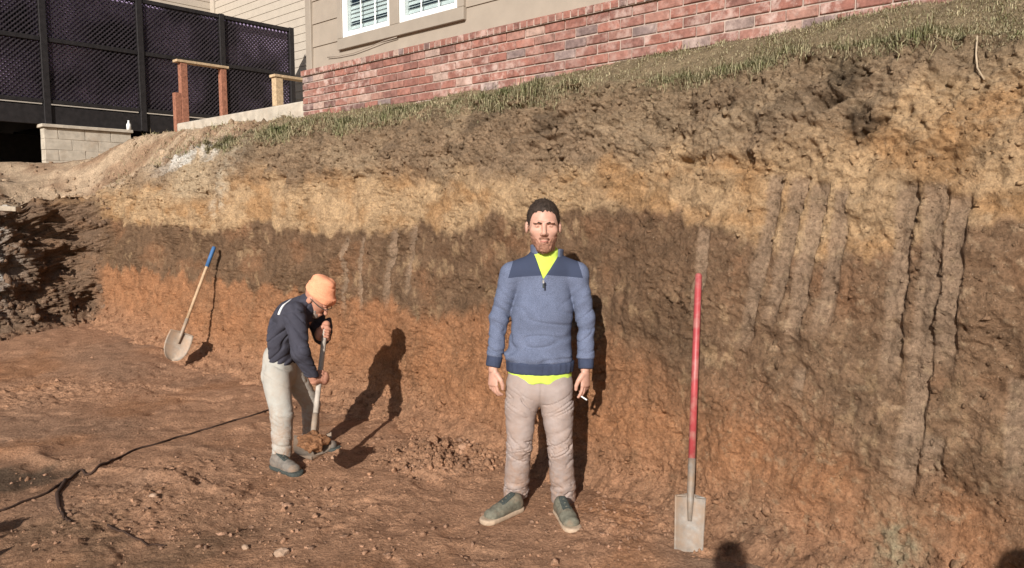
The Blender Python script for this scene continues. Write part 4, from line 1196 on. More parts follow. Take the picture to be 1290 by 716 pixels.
def sweat(P):
    d = torso_s(P)
    x, y, zq = P[..., 0], P[..., 1], P[..., 2]
    low = np.clip((1.30 - zq) / 0.30, 0, 1)
    d = d - 0.006 * folds(P, 6, 5, 12, 1.7) * low + 0.006 * low * crease(folds(P, 4, 4, 11, 3.1)) - 0.012 * np.exp(-((zq - Zs[455] - 0.03) / 0.035) ** 2) * (0.8 + folds(P, 16, 10, 7, 6.1))
    arms = None
    for A, sg in ((armL, 1), (armR, -1)):
        e = chain(P, A[:3], [0.064, 0.053, 0.044], 0.02)
        ob = zq + sg * 0.6 * x
        e = e + 0.007 * crease(_perlin3(x * 5 + sg, y * 6, ob * 15 + 2)) * np.clip((1.32 - zq) / 0.2, 0.2, 1) - 0.006 * _perlin3(x * 9 + sg, y * 9, ob * 22)
        e = e - 0.010 * np.exp(-((zq - Zs[455] - 0.03) / 0.05) ** 2) * (0.5 + folds(P, 8, 8, 50, 8.2))
        ax_ = unit(A[3] - A[2]).astype(np.float32)
        e = smax(e, ((P - A[2]) @ ax_) - 0.008, 0.006)
        arms = e if arms is None else np.minimum(arms, e)
    d = smax(d, (Zs[455] - 0.004) - zq, 0.006)
    d = smin(d, arms, 0.010 + 0.03 * np.clip((zq - 1.22) / 0.15, 0, 1))
    cx = float(m_(683.5, 350)[0])
    w_ = np.clip((zq - (Zs[352] + 0.005)) * 0.50, -0.02, 0.10)
    skew = (zq - Zs[352]) * 0.16
    cut = np.maximum(np.abs(x - cx - skew) - w_, y - (YM + 0.015))
    d = np.maximum(d, -cut)
    neck = cone(P, m_(687, 300, 0.03), m_(687, 327, 0.03), 0.07, 0.068)
    return np.maximum(d, -neck)
def shirt(P):
    d = torso_s(P, -0.013) + 0.006 * crease(_perlin3(P[..., 0] * 9 + 5, P[..., 1] * 5, (P[..., 2] + 0.9 * P[..., 0]) * 14), 0.12)
    d = smin(d, cone(P, m_(687, 312, 0.018), m_(687, 334, 0.03), 0.069, 0.088), 0.02)
    d = smax(d, P[..., 2] - (Zs[318] - 0.002 + 0.35 * (P[..., 1] - (YM - 0.04))), 0.005)
    return np.maximum(d, Zs[400] - P[..., 2])
m, k, bmp = cloth('two_tone_knit', (0.120, 0.139, 0.203), var=0.10, heather=0.38)
co = m.n('ShaderNodeTexCoord').outputs['Object']
sx_ = m.n('ShaderNodeSeparateXYZ'); m.l(co, sx_.inputs[0])
cxl = float(m_(687, 350)[0] - O1[0])
ab = m.math('ABSOLUTE', m.math('SUBTRACT', sx_.outputs[0], cxl))
line = m.math('SUBTRACT', sx_.outputs[2], m.math('MULTIPLY', ab, -0.10))
side = m.math('SUBTRACT', m.math('ADD', 0.198, m.math('MULTIPLY', m.math('SUBTRACT', sx_.outputs[2], 1.36), -0.30)), ab)
isn = m.math('MULTIPLY', m.math('GREATER_THAN', line, Zs[347] - GZ + 0.008), m.math('GREATER_THAN', side, 0.0))
M_two = m.done(m.mix(k, (0.046, 0.056, 0.092), isn), 0.95, bmp, 0.1)
slo, shi = box_of([m_(600, 312, -0.15), m_(768, 482, 0.2)], 0.01)
pull = bake('pullover', [(sweat, slo, shi, 0.0058)], O1, M_two, man)
bake('shirt', [(shirt, slo, shi, 0.0065)], O1, M_hivis, man)
def hem(P):
    d = ecap(P, m_(680.5, 456, 0.01), m_(680, 464, 0.01), (0.194, 0.131), (0.190, 0.128), XR)
    d = d - 0.004 * folds(P, 60, 60, 1.0, 2.2)
    return smax(d, np.abs(P[..., 2] - (Zs[468] + Zs[455]) / 2 - 0.002) - 0.034, 0.008)
bake('waistband', [(hem, slo, shi, 0.006)], O1, M_navy, pull)
def cuff(A):
    ax_ = unit(A[3] - A[2])
    p0 = (A[2]).astype(np.float32); p1 = (A[2] + ax_ * 0.062).astype(np.float32)
    def fn(P):
        d = cone(P, p0, p1, 0.0455, 0.042) - 0.0015 * folds(P, 110, 110, 2, 1.2)
        t_ = (P - p0) @ ax_.astype(np.float32)
        return smax(d, np.abs(t_ - 0.03) - 0.032, 0.008)
    lo_, hi_ = box_of([p0, p1], 0.07)
    return (fn, lo_, hi_, 0.004)
for A in (armL, armR): bake('cuff', [cuff(A)], O1, M_navy, pull)
# stand-up collar, folded open on one side
Cc = m_(689, 322, 0.035)
def collar(P):
    q = P - Cc
    th_ = np.arctan2(q[..., 0], -q[..., 1])            # 0 = front
    hgt = q[..., 2] + 0.12 * np.minimum(q[..., 1], 0.03)
    rr = np.sqrt((q[..., 0] / 0.086) ** 2 + (q[..., 1] / 0.082) ** 2)
    flare = 1.0 + np.where(q[..., 0] > 0, 0.9, 0.25) * np.clip(hgt, -0.02, 0.07)
    d = (np.abs(rr - flare)) * 0.083 - 0.0065
    top = np.where(q[..., 0] > 0, 0.034, 0.060)
    d = smax(d, np.abs(hgt - (top - 0.045) / 2) - (top + 0.045) / 2, 0.006)
    gapw = np.where(th_ > 0, 0.80, 0.62)
    return smax(d, (gapw - np.abs(th_)) * 0.09, 0.006)
bake('collar', [(collar, Cc - 0.13, Cc + 0.13, 0.0038)], O1, M_blue, pull)
cb = cone
z0_ = m_(683.4, 352, 0) ; zc = Vector((z0_[0] - O1[0], -0.118, z0_[2] - O1[2]))
zy_ = -0.112
obj('zip_pull', box_mesh('zip_pull', (zc.x - 0.006, zy_ - 0.012, zc.z - 0.012), (zc.x + 0.006, zy_ + 0.004, zc.z + 0.006), 0.002), M_chrome, pull)
obj('zip_tab', box_mesh('zip_tab', (zc.x - 0.004, zy_ - 0.010, zc.z - 0.038), (zc.x + 0.005, zy_ - 0.003, zc.z - 0.014), 0.002), M_shoedark, pull)
# hi-vis hem showing below the pullover
def under(P):
    zl = Zs[478] + 0.016 * folds(P, 16, 16, 0.0, 5.5) - 0.004
    d = ecap(P, m_(680.5, 462, 0.005), m_(680, 476, 0.005), (0.178, 0.117), (0.179, 0.117), XR) - 0.003 * folds(P, 22, 22, 8, 4.4)
    return np.maximum(np.maximum(d, zl - P[..., 2]), P[..., 2] - Zs[455])
bake('shirt_hem', [(under, slo - V3(0, 0, 0.05), shi, 0.006)], O1, M_hivis, man)
# trousers
legL = [m_(660, 486, 0.0), m_(656.5, 512, -0.005), m_(654, 562, -0.02), m_(649, 628, 0.07)]
legR = [m_(699, 486, 0.0), m_(702, 512, -0.005), m_(706, 566, -0.02), m_(710.5, 632, 0.07)]
zk = float(m_(683, 563)[2]); za = float(m_(683, 618)[2]); zcr = float(m_(683, 503)[2])
def trousers(P):
    d = ecap(P, m_(680, 466, 0.01), m_(680, 486, 0.008), (0.176, 0.108), (0.188, 0.118), XR)
    lg = None
    for A, ph_ in ((legL, 1.1), (legR, 4.7)):
        e = ecap(P, A[0], A[1], (0.097, 0.108), (0.092, 0.100), XR)
        e = smin(e, ecap(P, A[1], A[2], (0.092, 0.100), (0.072, 0.080), XR), 0.02)
        e = smin(e, ecap(P, A[2], A[3], (0.072, 0.080), (0.074, 0.080), XR), 0.02)
        # oblique creases running from the crotch, behind the knee and stacking on the shoe
        sgn = 1 if ph_ < 2 else -1
        obl = _perlin3(P[..., 0] * 5 + ph_, P[..., 1] * 5, (P[..., 2] + sgn * 0.5 * P[..., 0]) * 22 + ph_)
        obl2 = _perlin3(P[..., 0] * 7 + ph_ * 2, P[..., 1] * 7, (P[..., 2] - sgn * 0.35 * P[..., 0]) * 36 + ph_)
        wk = np.exp(-((P[..., 2] - zk) / 0.07) ** 2); wa = np.exp(-((P[..., 2] - za) / 0.05) ** 2); wc = np.exp(-((P[..., 2] - zcr) / 0.06) ** 2)
        e = e - obl * (0.004 + 0.004 * wk) - obl2 * (0.001 + 0.007 * wa) + crease(obl, 0.055) * (0.002 + 0.012 * wk + 0.012 * wc) + crease(obl2, 0.06) * (0.001 + 0.013 * wa + 0.007 * wk)
        lg = e if lg is None else np.minimum(lg, e)
    d = smin(d, lg, 0.022)
    d = d + 0.006 * np.exp(-((P[..., 0] - float(m_(681, 480)[0])) / 0.008) ** 2) * np.exp(-((P[..., 2] - zcr - 0.05) / 0.06) ** 2)
    zb_ = np.where(P[..., 0] < float(m_(681, 480)[0]), float(m_(650, 630)[2]), float(m_(710, 637)[2])) - 0.10 * (P[..., 1] - YM) * 0.5
    return smax(d, zb_ - P[..., 2], 0.006)
tlo, thi = box_of([m_(618, 460, -0.17), m_(738, 645, 0.16)], 0.01)
tr_ = bake('trousers', [(trousers, tlo, thi, 0.0058)], O1, M_khaki, man)
def gz(p, dz=0.0): return np.array((p[0], p[1], float(floor_z(p[0], p[1])[0]) + dz))
hL, tL = on_z(655, 643, GZ), on_z(612, 660, GZ)
hR, tR = on_z(700, 641, GZ), on_z(727, 677, GZ)
def fix(h_, t_, L):
    mid_ = (np.asarray(h_) + np.asarray(t_)) / 2
    f_ = unit(np.asarray(t_) - np.asarray(h_))
    return mid_ - f_ * L / 2, mid_ + f_ * L / 2
hL, tL = fix(hL, tL, 0.30); hR, tR = fix(hR, tR, 0.30)
shoe(man, O1, hL, tL, (M_shoe, M_sole, M_shoedark)); shoe(man, O1, hR, tR, (M_shoe, M_sole, M_shoedark))
# cigarette between two fingers
cg = (fgR[0][2] + fgR[1][2]) / 2
o = tag(obj('cigarette', tube_mesh('cigarette', [Vector(cg) + Vector((-0.01, 0.006, 0.004)), Vector(cg) + Vector((0.034, -0.030, -0.018))], 0.0042, 8), simple('cigarette_paper', (0.82, 0.80, 0.76), 0.8, 0.03)), 'lit white cigarette held between the fingers of the standing person', 'cigarette')

# ------------------------------------------------------------------ the digging man
def dg_(px, py, y): return at(px, py, y).astype(np.float32)
nf_h, nf_t = on_z(346, 588, 0.0), on_z(374, 597, 0.0)
ff_h, ff_t = on_z(384, 563, 0.0), on_z(424, 566, 0.0)
nf_h, nf_t = fix(nf_h, nf_t, 0.29); ff_h, ff_t = fix(ff_h, ff_t, 0.29)
YN, YF = float(nf_h[1]), float(ff_h[1])
YC = (YN + YF) / 2
O2 = np.array((at(362, 580, YC)[0], YC, 0.0)); O2[2] = float(floor_z(O2[0], O2[1])[0])
ZD = O2[2]
for p in (nf_h, nf_t, ff_h, ff_t): p[2] = ZD
DEP = V3(0, 1, 0)
HD = dg_(402, 374, YC - 0.02)
FW = unit((0.74, -0.22, -0.72))                  # where the face looks: ahead and down
UPH = unit(np.array((0.0, 0, 1.0)) - FW * FW[2])
SDH = np.cross(UPH, FW)                          # towards the wall
ROTH = np.stack([FW, SDH, UPH], 1).astype(np.float32)
def head2(P):
    q = (P - HD) @ ROTH                            # x forward, y side, z up
    d = ell(q, (-0.01, 0, 0.012), (0.096, 0.077, 0.094))
    d = smin(d, ell(q, (0.020, 0, -0.062), (0.066, 0.056, 0.070)), 0.035)
    d = smin(d, ell(q, (0.060, 0, -0.112), (0.024, 0.026, 0.020)), 0.03)
    d = smin(d, cone(q, V3(0.088, 0, -0.012), V3(0.112, 0, -0.052), 0.010, 0.013), 0.010)
    for sy in (-1, 1):
        d = smax(d, -ell(q, (0.10, sy * 0.032, -0.018), (0.018, 0.02, 0.012)), 0.01)
        d = smin(d, ell(q, (0.088, sy * 0.03, 0.0), (0.012, 0.026, 0.008)), 0.008)
        d = smin(d, ell(q, (-0.01, sy * 0.078, -0.03), (0.02, 0.010, 0.03)), 0.006)
    d = smin(d, ell(q, (0.088, 0, -0.083), (0.012, 0.022, 0.006)), 0.006)
    d = smin(d, ell(q, (0.084, 0, -0.096), (0.012, 0.019, 0.006)), 0.006)
    d = smin(d, cone(P, dg_(398, 383, YC), dg_(385, 388, YC + 0.02), 0.055, 0.07), 0.03)
    return d
nw, fw_ = dg_(395.5, 480, YN - 0.04), dg_(411, 409, YC + 0.06)
htop, hbot = dg_(409.5, 416, YC + 0.02), dg_(394.5, 548, YN - 0.20)
axis_h = unit(hbot - htop)
hn_pt = htop + axis_h * np.linalg.norm(hbot - htop) * 0.47
hf_pt = htop + axis_h * 0.03
# near hand grips the handle, far hand caps its end
def grip_fn(wrist, c, axis_, out, scale=1.0):
    """fist closed round a bar at c: palm beside it, four fingers and thumb wrapping over"""
    ax_ = unit(axis_); o_ = unit(np.asarray(out) - ax_ * np.dot(out, ax_)); t_ = np.cross(ax_, o_)
    c = np.asarray(c, float); P_ = lambda a, o, t: (c + ax_ * a + o_ * o + t_ * t).astype(np.float32)
    fing = []
    for i in range(4):
        a = -0.031 + 0.0205 * i
        fing.append([P_(a, 0.010, -0.034), P_(a, 0.031, -0.012), P_(a, 0.026, 0.020), P_(a, -0.002, 0.030), P_(a, -0.020, 0.016)])
    th = [P_(-0.030, -0.028, -0.022), P_(-0.045, -0.030, 0.006), P_(-0.040, -0.012, 0.028), P_(-0.032, 0.010, 0.034)]
    pa, pb = P_(-0.026, -0.008, -0.036), P_(0.026, -0.008, -0.036)
    w_ = np.asarray(wrist, np.float32)
    def fn(P):
        d = ecap(P, pa, pb, (0.030, 0.018), (0.030, 0.018), o_)
        d = smin(d, cone(P, w_, P_(0, -0.012, -0.036), 0.027, 0.028), 0.02)
        for f_ in fing: d = smin(d, chain(P, f_, [0.0105, 0.0100, 0.0096, 0.0092, 0.0082]), 0.003)
        return smin(d, chain(P, th, [0.015, 0.0125, 0.011, 0.009]), 0.005)
    lo_, hi_ = box_of([q for f_ in fing for q in f_] + th + [w_], 0.04)
    return (fn, lo_, hi_, 0.0035)
gN = grip_fn(nw, hn_pt, axis_h, (0.25, -1, 0.1))
gF = grip_fn(fw_, hf_pt, axis_h, (0.3, 1, 0.1))
def body2(P):
    d = chain(P, [dg_(352, 462, YC), dg_(354, 425, YC), dg_(376, 396, YC), dg_(390, 384, YC)], [0.11, 0.09, 0.10, 0.06], 0.03)
    d = smin(d, chain(P, [dg_(372, 396, YC - 0.17), dg_(382, 446, YN - 0.09), nw], [0.05, 0.04, 0.027]), 0.02)
    d = smin(d, chain(P, [dg_(396, 390, YC + 0.17), dg_(408, 428, YC + 0.2), fw_], [0.05, 0.04, 0.027]), 0.02)
    d = smin(d, chain(P, [dg_(348, 470, YC - 0.09), dg_(356, 522, YN), dg_(355, 584, YN)], [0.075, 0.05, 0.035]), 0.02)
    d = smin(d, chain(P, [dg_(366, 470, YC + 0.09), dg_(391, 512, YF), dg_(391, 560, YF)], [0.06, 0.045, 0.035]), 0.02)
    return d
lo, hi = box_of([dg_(318, 360, YN - 0.25), dg_(425, 600, YF + 0.15)], 0.03)
dig = bake('person', [(body2, lo, hi, 0.013), (head2, HD - 0.17, HD + 0.15, 0.0034), gN, gF], O2, M_skin2, None, O2)
tag(dig, 'person in an orange knit hat bending over and lifting a shovelful of dirt', 'person')
def hat(P):
    q = (P - HD) @ ROTH
    d = ecap(q, V3(-0.006, 0, 0.020), V3(-0.040, 0, 0.098), (0.088, 0.106), (0.074, 0.086), (0, 1, 0))
    d = smax(d, q @ V3(-0.30, 0, 0.954) - 0.150, 0.035)
    d = d - 0.008 * folds(q, 8, 12, 14, 3.0) + 0.004 * crease(folds(q, 4, 6, 12, 6.0), 0.10)
    ang = np.arctan2(q[..., 1], q[..., 0])
    cuff_ = 1 - sstep(0.052, 0.058, q[..., 2] - 0.10 * q[..., 0])
    d = d - 0.009 * cuff_ - 0.0012 * np.sin(ang * 46)
    return smax(d, 0.006 + 0.05 * q[..., 0] - q[..., 2], 0.008)
bake('knit_hat', [(hat, HD - 0.20, HD + 0.24, 0.0038)], O2, M_beanie, dig)
def toP(v): return Vector(HD) + Vector(tuple(ROTH @ np.asarray(v, np.float32))) - Vector(O2)
obj('glasses', tube_mesh('glasses', [toP(v) for v in ((-0.01, -0.086, -0.014), (0.07, -0.078, -0.012), (0.102, -0.052, -0.014), (0.108, -0.028, -0.014), (0.112, 0, -0.006), (0.108, 0.028, -0.014), (0.102, 0.052, -0.014), (0.07, 0.078, -0.012), (-0.01, 0.086, -0.014))], 0.003, 6), M_shoedark, dig)
def stub(P):
    q = (P - HD) @ ROTH
    d = smin(ell(q, (0.022, 0, -0.068), (0.0665, 0.0575, 0.0675)), ell(q, (0.060, 0, -0.114), (0.028, 0.030, 0.023)), 0.03) + 0.003 * folds(P, 120, 120, 120, 1.0)
    return smax(d, q[..., 2] + 0.088 - sstep(0.03, 0.05, np.abs(q[..., 1])) * 0.03, 0.005)
bake('beard', [(stub, HD - 0.17, HD + 0.12, 0.004)], O2, simple('grey_beard', (0.30, 0.24, 0.20), 0.9, 0.2, 60, 300, 0.002), dig)
def shirt2(P):
    b0, b1, b2, b3 = dg_(354, 446, YC), dg_(352, 424, YC), dg_(370, 399, YC), dg_(386, 386, YC)
    d = ecap(P, b0, b1, (0.160, 0.118), (0.165, 0.115), DEP)
    d = smin(d, ecap(P, b1, b2, (0.165, 0.115), (0.190, 0.114), DEP), 0.05)
    d = smin(d, ecap(P, b2, b3, (0.190, 0.112), (0.115, 0.082), DEP), 0.05)
    fo = 0.010 * _perlin3(P[..., 0] * 9 + 2, P[..., 1] * 7, (P[..., 2] - 0.5 * P[..., 0]) * 20)
    d = d - 0.5 * fo + 0.008 * crease(_perlin3(P[..., 0] * 5 + 2, P[..., 1] * 5, (P[..., 2] - 0.7 * P[..., 0]) * 13))
    aN = [dg_(371, 394, YC - 0.16), dg_(379, 445, YN - 0.10), nw + V3(-0.005, 0, 0.02)]
    aF = [dg_(394, 389, YC + 0.17), dg_(406, 424, YC + 0.19), fw_ + V3(0.01, 0.05, 0.0)]
    for A in (aN, aF):
        e = chain(P, A, [0.074, 0.058, 0.042], 0.02)
        e = e - 0.004 * _perlin3(P[..., 0] * 12, P[..., 1] * 12, P[..., 2] * 26 + 4) + 0.008 * crease(_perlin3(P[..., 0] * 6, P[..., 1] * 6, (P[..., 2] + 0.6 * P[..., 0]) * 18 + 4))
        d = smin(d, e, 0.03)
    d = smin(d, cone(P, b3, dg_(394, 380, YC), 0.075, 0.062), 0.03)
    d = np.maximum(d, -cone(P, dg_(396, 380, YC), dg_(404, 376, YC), 0.056, 0.062))
    hemz = (P - dg_(352, 452, YC)) @ unit((-0.12, 0, -1)).astype(np.float32)
    return smax(d, hemz - 0.035, 0.008)
lo2, hi2 = box_of([dg_(318, 358, YN - 0.28), dg_(422, 490, YF + 0.12)], 0.03)
ts_ = bake('shirt', [(shirt2, lo2, hi2, 0.0065)], O2, M_darkshirt, dig)
# pale print across the back of the shirt
dgm = bpy.context.evaluated_depsgraph_get()
def on_shirt(px, py):
    d = pdir(px, py); o_ = CAM
    inv = ts_.data
    ok, loc_, nn, _ = ts_.ray_cast(Vector(o_ - O2), Vector(unit(d)))
    return (loc_ + nn * 0.003) if ok else None
pr = [q for q in (on_shirt(a, b) for a, b in ((378, 371.5), (373, 374), (368, 377), (364, 380), (360, 383), (357, 386), (355, 389), (353, 393), (351.5, 397))) if q is not None]
if len(pr) > 3:
    obj('back_print', tube_mesh('back_print', pr, [0.004] * (len(pr) // 2) + [0.009] * (len(pr) - len(pr) // 2), 6), simple('white_print', (0.75, 0.74, 0.72), 0.8, 0.05), ts_)
def trous2(P):
    d = ecap(P, dg_(352, 452, YC), dg_(351, 470, YC), (0.150, 0.112), (0.155, 0.122), DEP)
    for A, r in (([dg_(347, 472, YC - 0.09), dg_(355, 522, YN + 0.02), dg_(355.5, 578, YN)], (0.098, 0.074, 0.066)), ([dg_(368, 470, YC + 0.09), dg_(392, 510, YF - 0.02), dg_(391, 556, YF)], (0.086, 0.064, 0.058))):
        e = chain(P, A, r, 0.02)
        hz = (P[..., 2] - ZD)
        nz_ = _perlin3(P[..., 0] * 5, P[..., 1] * 5, (P[..., 2] + 0.6 * P[..., 0]) * 17 + 3)
        e = e - 0.004 * nz_ + crease(nz_, 0.1) * (0.004 + 0.003 * np.exp(-((hz - 0.16) / 0.08) ** 2) + 0.006 * np.exp(-((hz - 0.72) / 0.09) ** 2))
        d = smin(d, e, 0.016)
    return smax(d, ZD + 0.075 - P[..., 2], 0.008)
bake('trousers', [(trous2, *box_of([dg_(312, 448, YN - 0.22), dg_(416, 600, YF + 0.14)], 0.02), 0.0065)], O2, M_greycot, dig)
shoe(dig, O2, nf_h, nf_t, (M_boot, M_shoedark, M_shoedark), 1.0, True); shoe(dig, O2, ff_h, ff_t, (M_boot, M_shoedark, M_shoedark), 1.0, False)

# ------------------------------------------------------------------ shovels
M_steel = simple('muddy_steel', (0.235, 0.215, 0.19), 0.6, 0.25, 30, 120, 0.001, 0.3, 0.1, dirt=(0.25, 0.172, 0.115), dirt_amt=0.75, dscale=9)
M_steel2 = simple('worn_steel', (0.29, 0.24, 0.19), 0.6, 0.2, 30, 120, 0.001, 0.3, 0.1, dirt=(0.35, 0.24, 0.16), dirt_amt=0.7, dscale=9)
M_red = simple('red_fibreglass', (0.36, 0.055, 0.058), 0.45, 0.12, 10, 80, 0.0004, 0.4, dirt=(0.40, 0.24, 0.19), dirt_amt=0.45, dscale=14)
M_ash = simple('ash_handle', (0.47, 0.32, 0.195), 0.7, 0.15, 30, 150, 0.0006, 0.2)
M_greyash = simple('greyed_handle', (0.42, 0.36, 0.30), 0.7, 0.15, 30, 150, 0.0006, 0.2)
M_bluegrip = simple('blue_grip', (0.05, 0.13, 0.28), 0.5, 0.1)
def shovel(name, tip, top, face, handle_mats, blade_mat, label, W=0.22, L=0.30, square=False, grip=None, socket=0.20, hr=0.0165, cant=0.0):
    tip, top = Vector(tip), Vector(top)
    ax = (top - tip); LEN = ax.length; ax.normalize()
    fc = Vector(face); fc = (fc - ax * fc.dot(ax)).normalized(); sd = fc.cross(ax)
    rt = tag(empty(name, tip), label, 'shovel')
    rot = Matrix((sd, fc, ax)).transposed()
    rt.rotation_euler = rot.to_euler()
    # blade: a dished sheet, thickened; local x across, y the open face, z up the handle
    nu, nv = 17, 19
    def w_at(t):
        if square: return W / 2 * (0.90 + 0.10 * t) * (1.0 if t > 0.04 else 0.9 + 2.5 * t)
        return W / 2 * (math.sqrt(max(1 - (1 - min(t / 0.62, 1)) ** 2.1, 0)) * 0.98 + 0.03) * (1 - 0.06 * max(t - 0.75, 0) / 0.25)
    Vv, Ff = [], []
    th = 0.003
    for sgn in (1, -1):
        for j in range(nv):
            t = j / (nv - 1)
            for i in range(nu):
                a = 2 * i / (nu - 1) - 1
                x = a * w_at(t)
                z = L * t + (0.0 if square else 0.0)
                shoulder = 0.018 * (1 - abs(a)) * max(t - 0.85, 0) / 0.15
                y = 0.030 * a * a * (0.5 if square else 1.0) - 0.014 - 0.055 * (t - 0.35) ** 2 * (1 if t < 0.35 else 0.4) + cant * (1 - t) * L
                y += 0.010 * math.exp(-(a / 0.18) ** 2) * max(t - 0.35, 0)
                Vv.append((x, y + sgn * th / 2, z + shoulder))
    n0 = nu * nv
    for j in range(nv - 1):
        for i in range(nu - 1):
            a, b, c_, d = j * nu + i, j * nu + i + 1, (j + 1) * nu + i + 1, (j + 1) * nu + i
            Ff += [(a, d, c_, b), (n0 + a, n0 + b, n0 + c_, n0 + d)]
    rim = [i for i in range(nu)] + [j * nu + nu - 1 for j in range(1, nv)] + [(nv - 1) * nu + i for i in range(nu - 2, -1, -1)] + [j * nu for j in range(nv - 2, 0, -1)]
    for i in range(len(rim)):
        a, b = rim[i], rim[(i + 1) % len(rim)]
        Ff.append((a, b, n0 + b, n0 + a))
    me = new_mesh('blade', np.array(Vv), Ff); smooth(me)
    obj('blade', me, blade_mat, rt)
    # turned step on the shoulders
    for sg in (-1, 1):
        obj('step', box_mesh('step', (min(sg * 0.025, sg * W / 2 * 0.9), -0.016, L - 0.004), (max(sg * 0.025, sg * W / 2 * 0.9), 0.012, L + 0.004), 0.002), blade_mat, rt)
    obj('socket', tube_mesh('socket', [(0, 0.004, L - 0.12), (0, -0.004, L - 0.03), (0, 0, L + 0.05), (0, 0, L + socket)], [0.010, 0.017, 0.0185, 0.0195], 12), blade_mat, rt)
    zc_ = L + socket - 0.02
    hm = handle_mats
    zsp = zc_
    for (mt, z1, r) in hm:
        z1 = LEN * z1
        obj('handle' if mt is not grip else 'grip', tube_mesh('handle', [(0, 0, zsp), (0, 0, (zsp + z1) / 2), (0, 0, z1 - 0.012), (0, 0, z1)], [r * 0.98, r, r, r * 0.72], 14), mt, rt)
        zsp = z1 - 0.013
    return rt
# red-handled square shovel leaning on the bank
tip = at(868, 701, 3.62); tip[2] = max(tip[2], -0.02)
s0 = np.array(tip)
tipw = on_z(867, 704, -0.03)
topw = at(880, 345, tipw[1] + 0.46)
shovel('shovel', tipw, topw, (-0.15, -1, 0.2), [(M_red, 1.0, 0.0185)], M_steel, 'square-bladed shovel with a red handle leaning on the bank', W=0.155, L=0.30, square=True, socket=0.19, hr=0.0185)
# blue-tipped round shovel by the far wall
tipb = on_z(216, 455, 0.13)
topb = at(270, 311, tipb[1] + 0.42)
shovel('shovel', tipb, topb, (0.55, -1, 0.3), [(M_ash, 0.83, 0.0165), (M_bluegrip, 1.0, 0.021)], M_steel2, 'round-point shovel with a pale wooden handle and blue grip leaning on the far bank', W=0.25, L=0.31, grip=M_bluegrip, socket=0.16)
# the digger's shovel, lifted with a load of dirt
bl_dir = unit((0.22, -0.90, -0.16))
tip3 = hbot + axis_h * 0.10 + bl_dir * 0.18
sh3 = tag(empty('shovel', hbot), 'shovel with a greyed handle held by the bending digger', 'shovel')
def loc3(p): return Vector(p) - Vector(hbot)
obj('handle', tube_mesh('handle', [loc3(htop - axis_h * 0.03), loc3(htop), loc3(htop + axis_h * 0.4), loc3(htop + axis_h * 0.62)], [0.014, 0.0175, 0.0175, 0.0175], 12), M_greyash, sh3)
obj('socket', tube_mesh('socket', [loc3(htop + axis_h * 0.6), loc3(hbot - axis_h * 0.06), loc3(hbot + axis_h * 0.02), loc3(hbot + axis_h * 0.05 + bl_dir * 0.05)], [0.0195, 0.0195, 0.017, 0.012], 12), M_steel2, sh3)
bx_ = unit(np.cross(bl_dir, (0, 0, 1))); bz_ = np.cross(bx_, bl_dir)
Vv, Ff = [], []
nu, nv = 13, 15
for sgn in (1, -1):
    for j in range(nv):
        t = j / (nv - 1)
        w_ = 0.115 * (math.sqrt(max(1 - max(0, (t - 0.38) / 0.62) ** 2.1, 0)) * 0.97 + 0.03)
        for i in range(nu):
            a = 2 * i / (nu - 1) - 1
            p = hbot + axis_h * 0.02 + bl_dir * (0.30 * t) + bx_ * a * w_ + bz_ * (0.03 * a * a - 0.02 * math.sin(math.pi * t) + sgn * 0.0015)
            Vv.append(p - hbot)
n0 = nu * nv
for j in range(nv - 1):
    for i in range(nu - 1):
        a, b, c_, d = j * nu + i, j * nu + i + 1, (j + 1) * nu + i + 1, (j + 1) * nu + i
        Ff += [(a, b, c_, d), (n0 + a, n0 + d, n0 + c_, n0 + b)]
me = new_mesh('blade', np.array(Vv), Ff); smooth(me)
obj('blade', me, M_steel2, sh3)
ld = hbot + bl_dir * 0.15 + bz_ * 0.03
def load(P):
    q = P - ld.astype(np.float32)
    R3 = np.stack([bx_, bl_dir, bz_], 1).astype(np.float32)
    d = ell(q @ R3, (0, 0, 0.0), (0.105, 0.115, 0.042))
    return d - 0.028 * folds(P, 17, 17, 17, 2.0) - 0.014 * folds(P, 42, 42, 42, 7.0) + 0.006
v, f = skin_mesh(load, ld - 0.2, ld + 0.2, 0.006)
me = new_mesh('dirt_load', v - ld, np.ascontiguousarray(f)); smooth(me)
set_col(me, np.broadcast_to(C_orange * 0.95, (len(v), 3)))
tag(obj('dirt_load', me, M_earth, None, ld), 'crumbling lump of orange dirt on the lifted shovel blade', 'dirt')

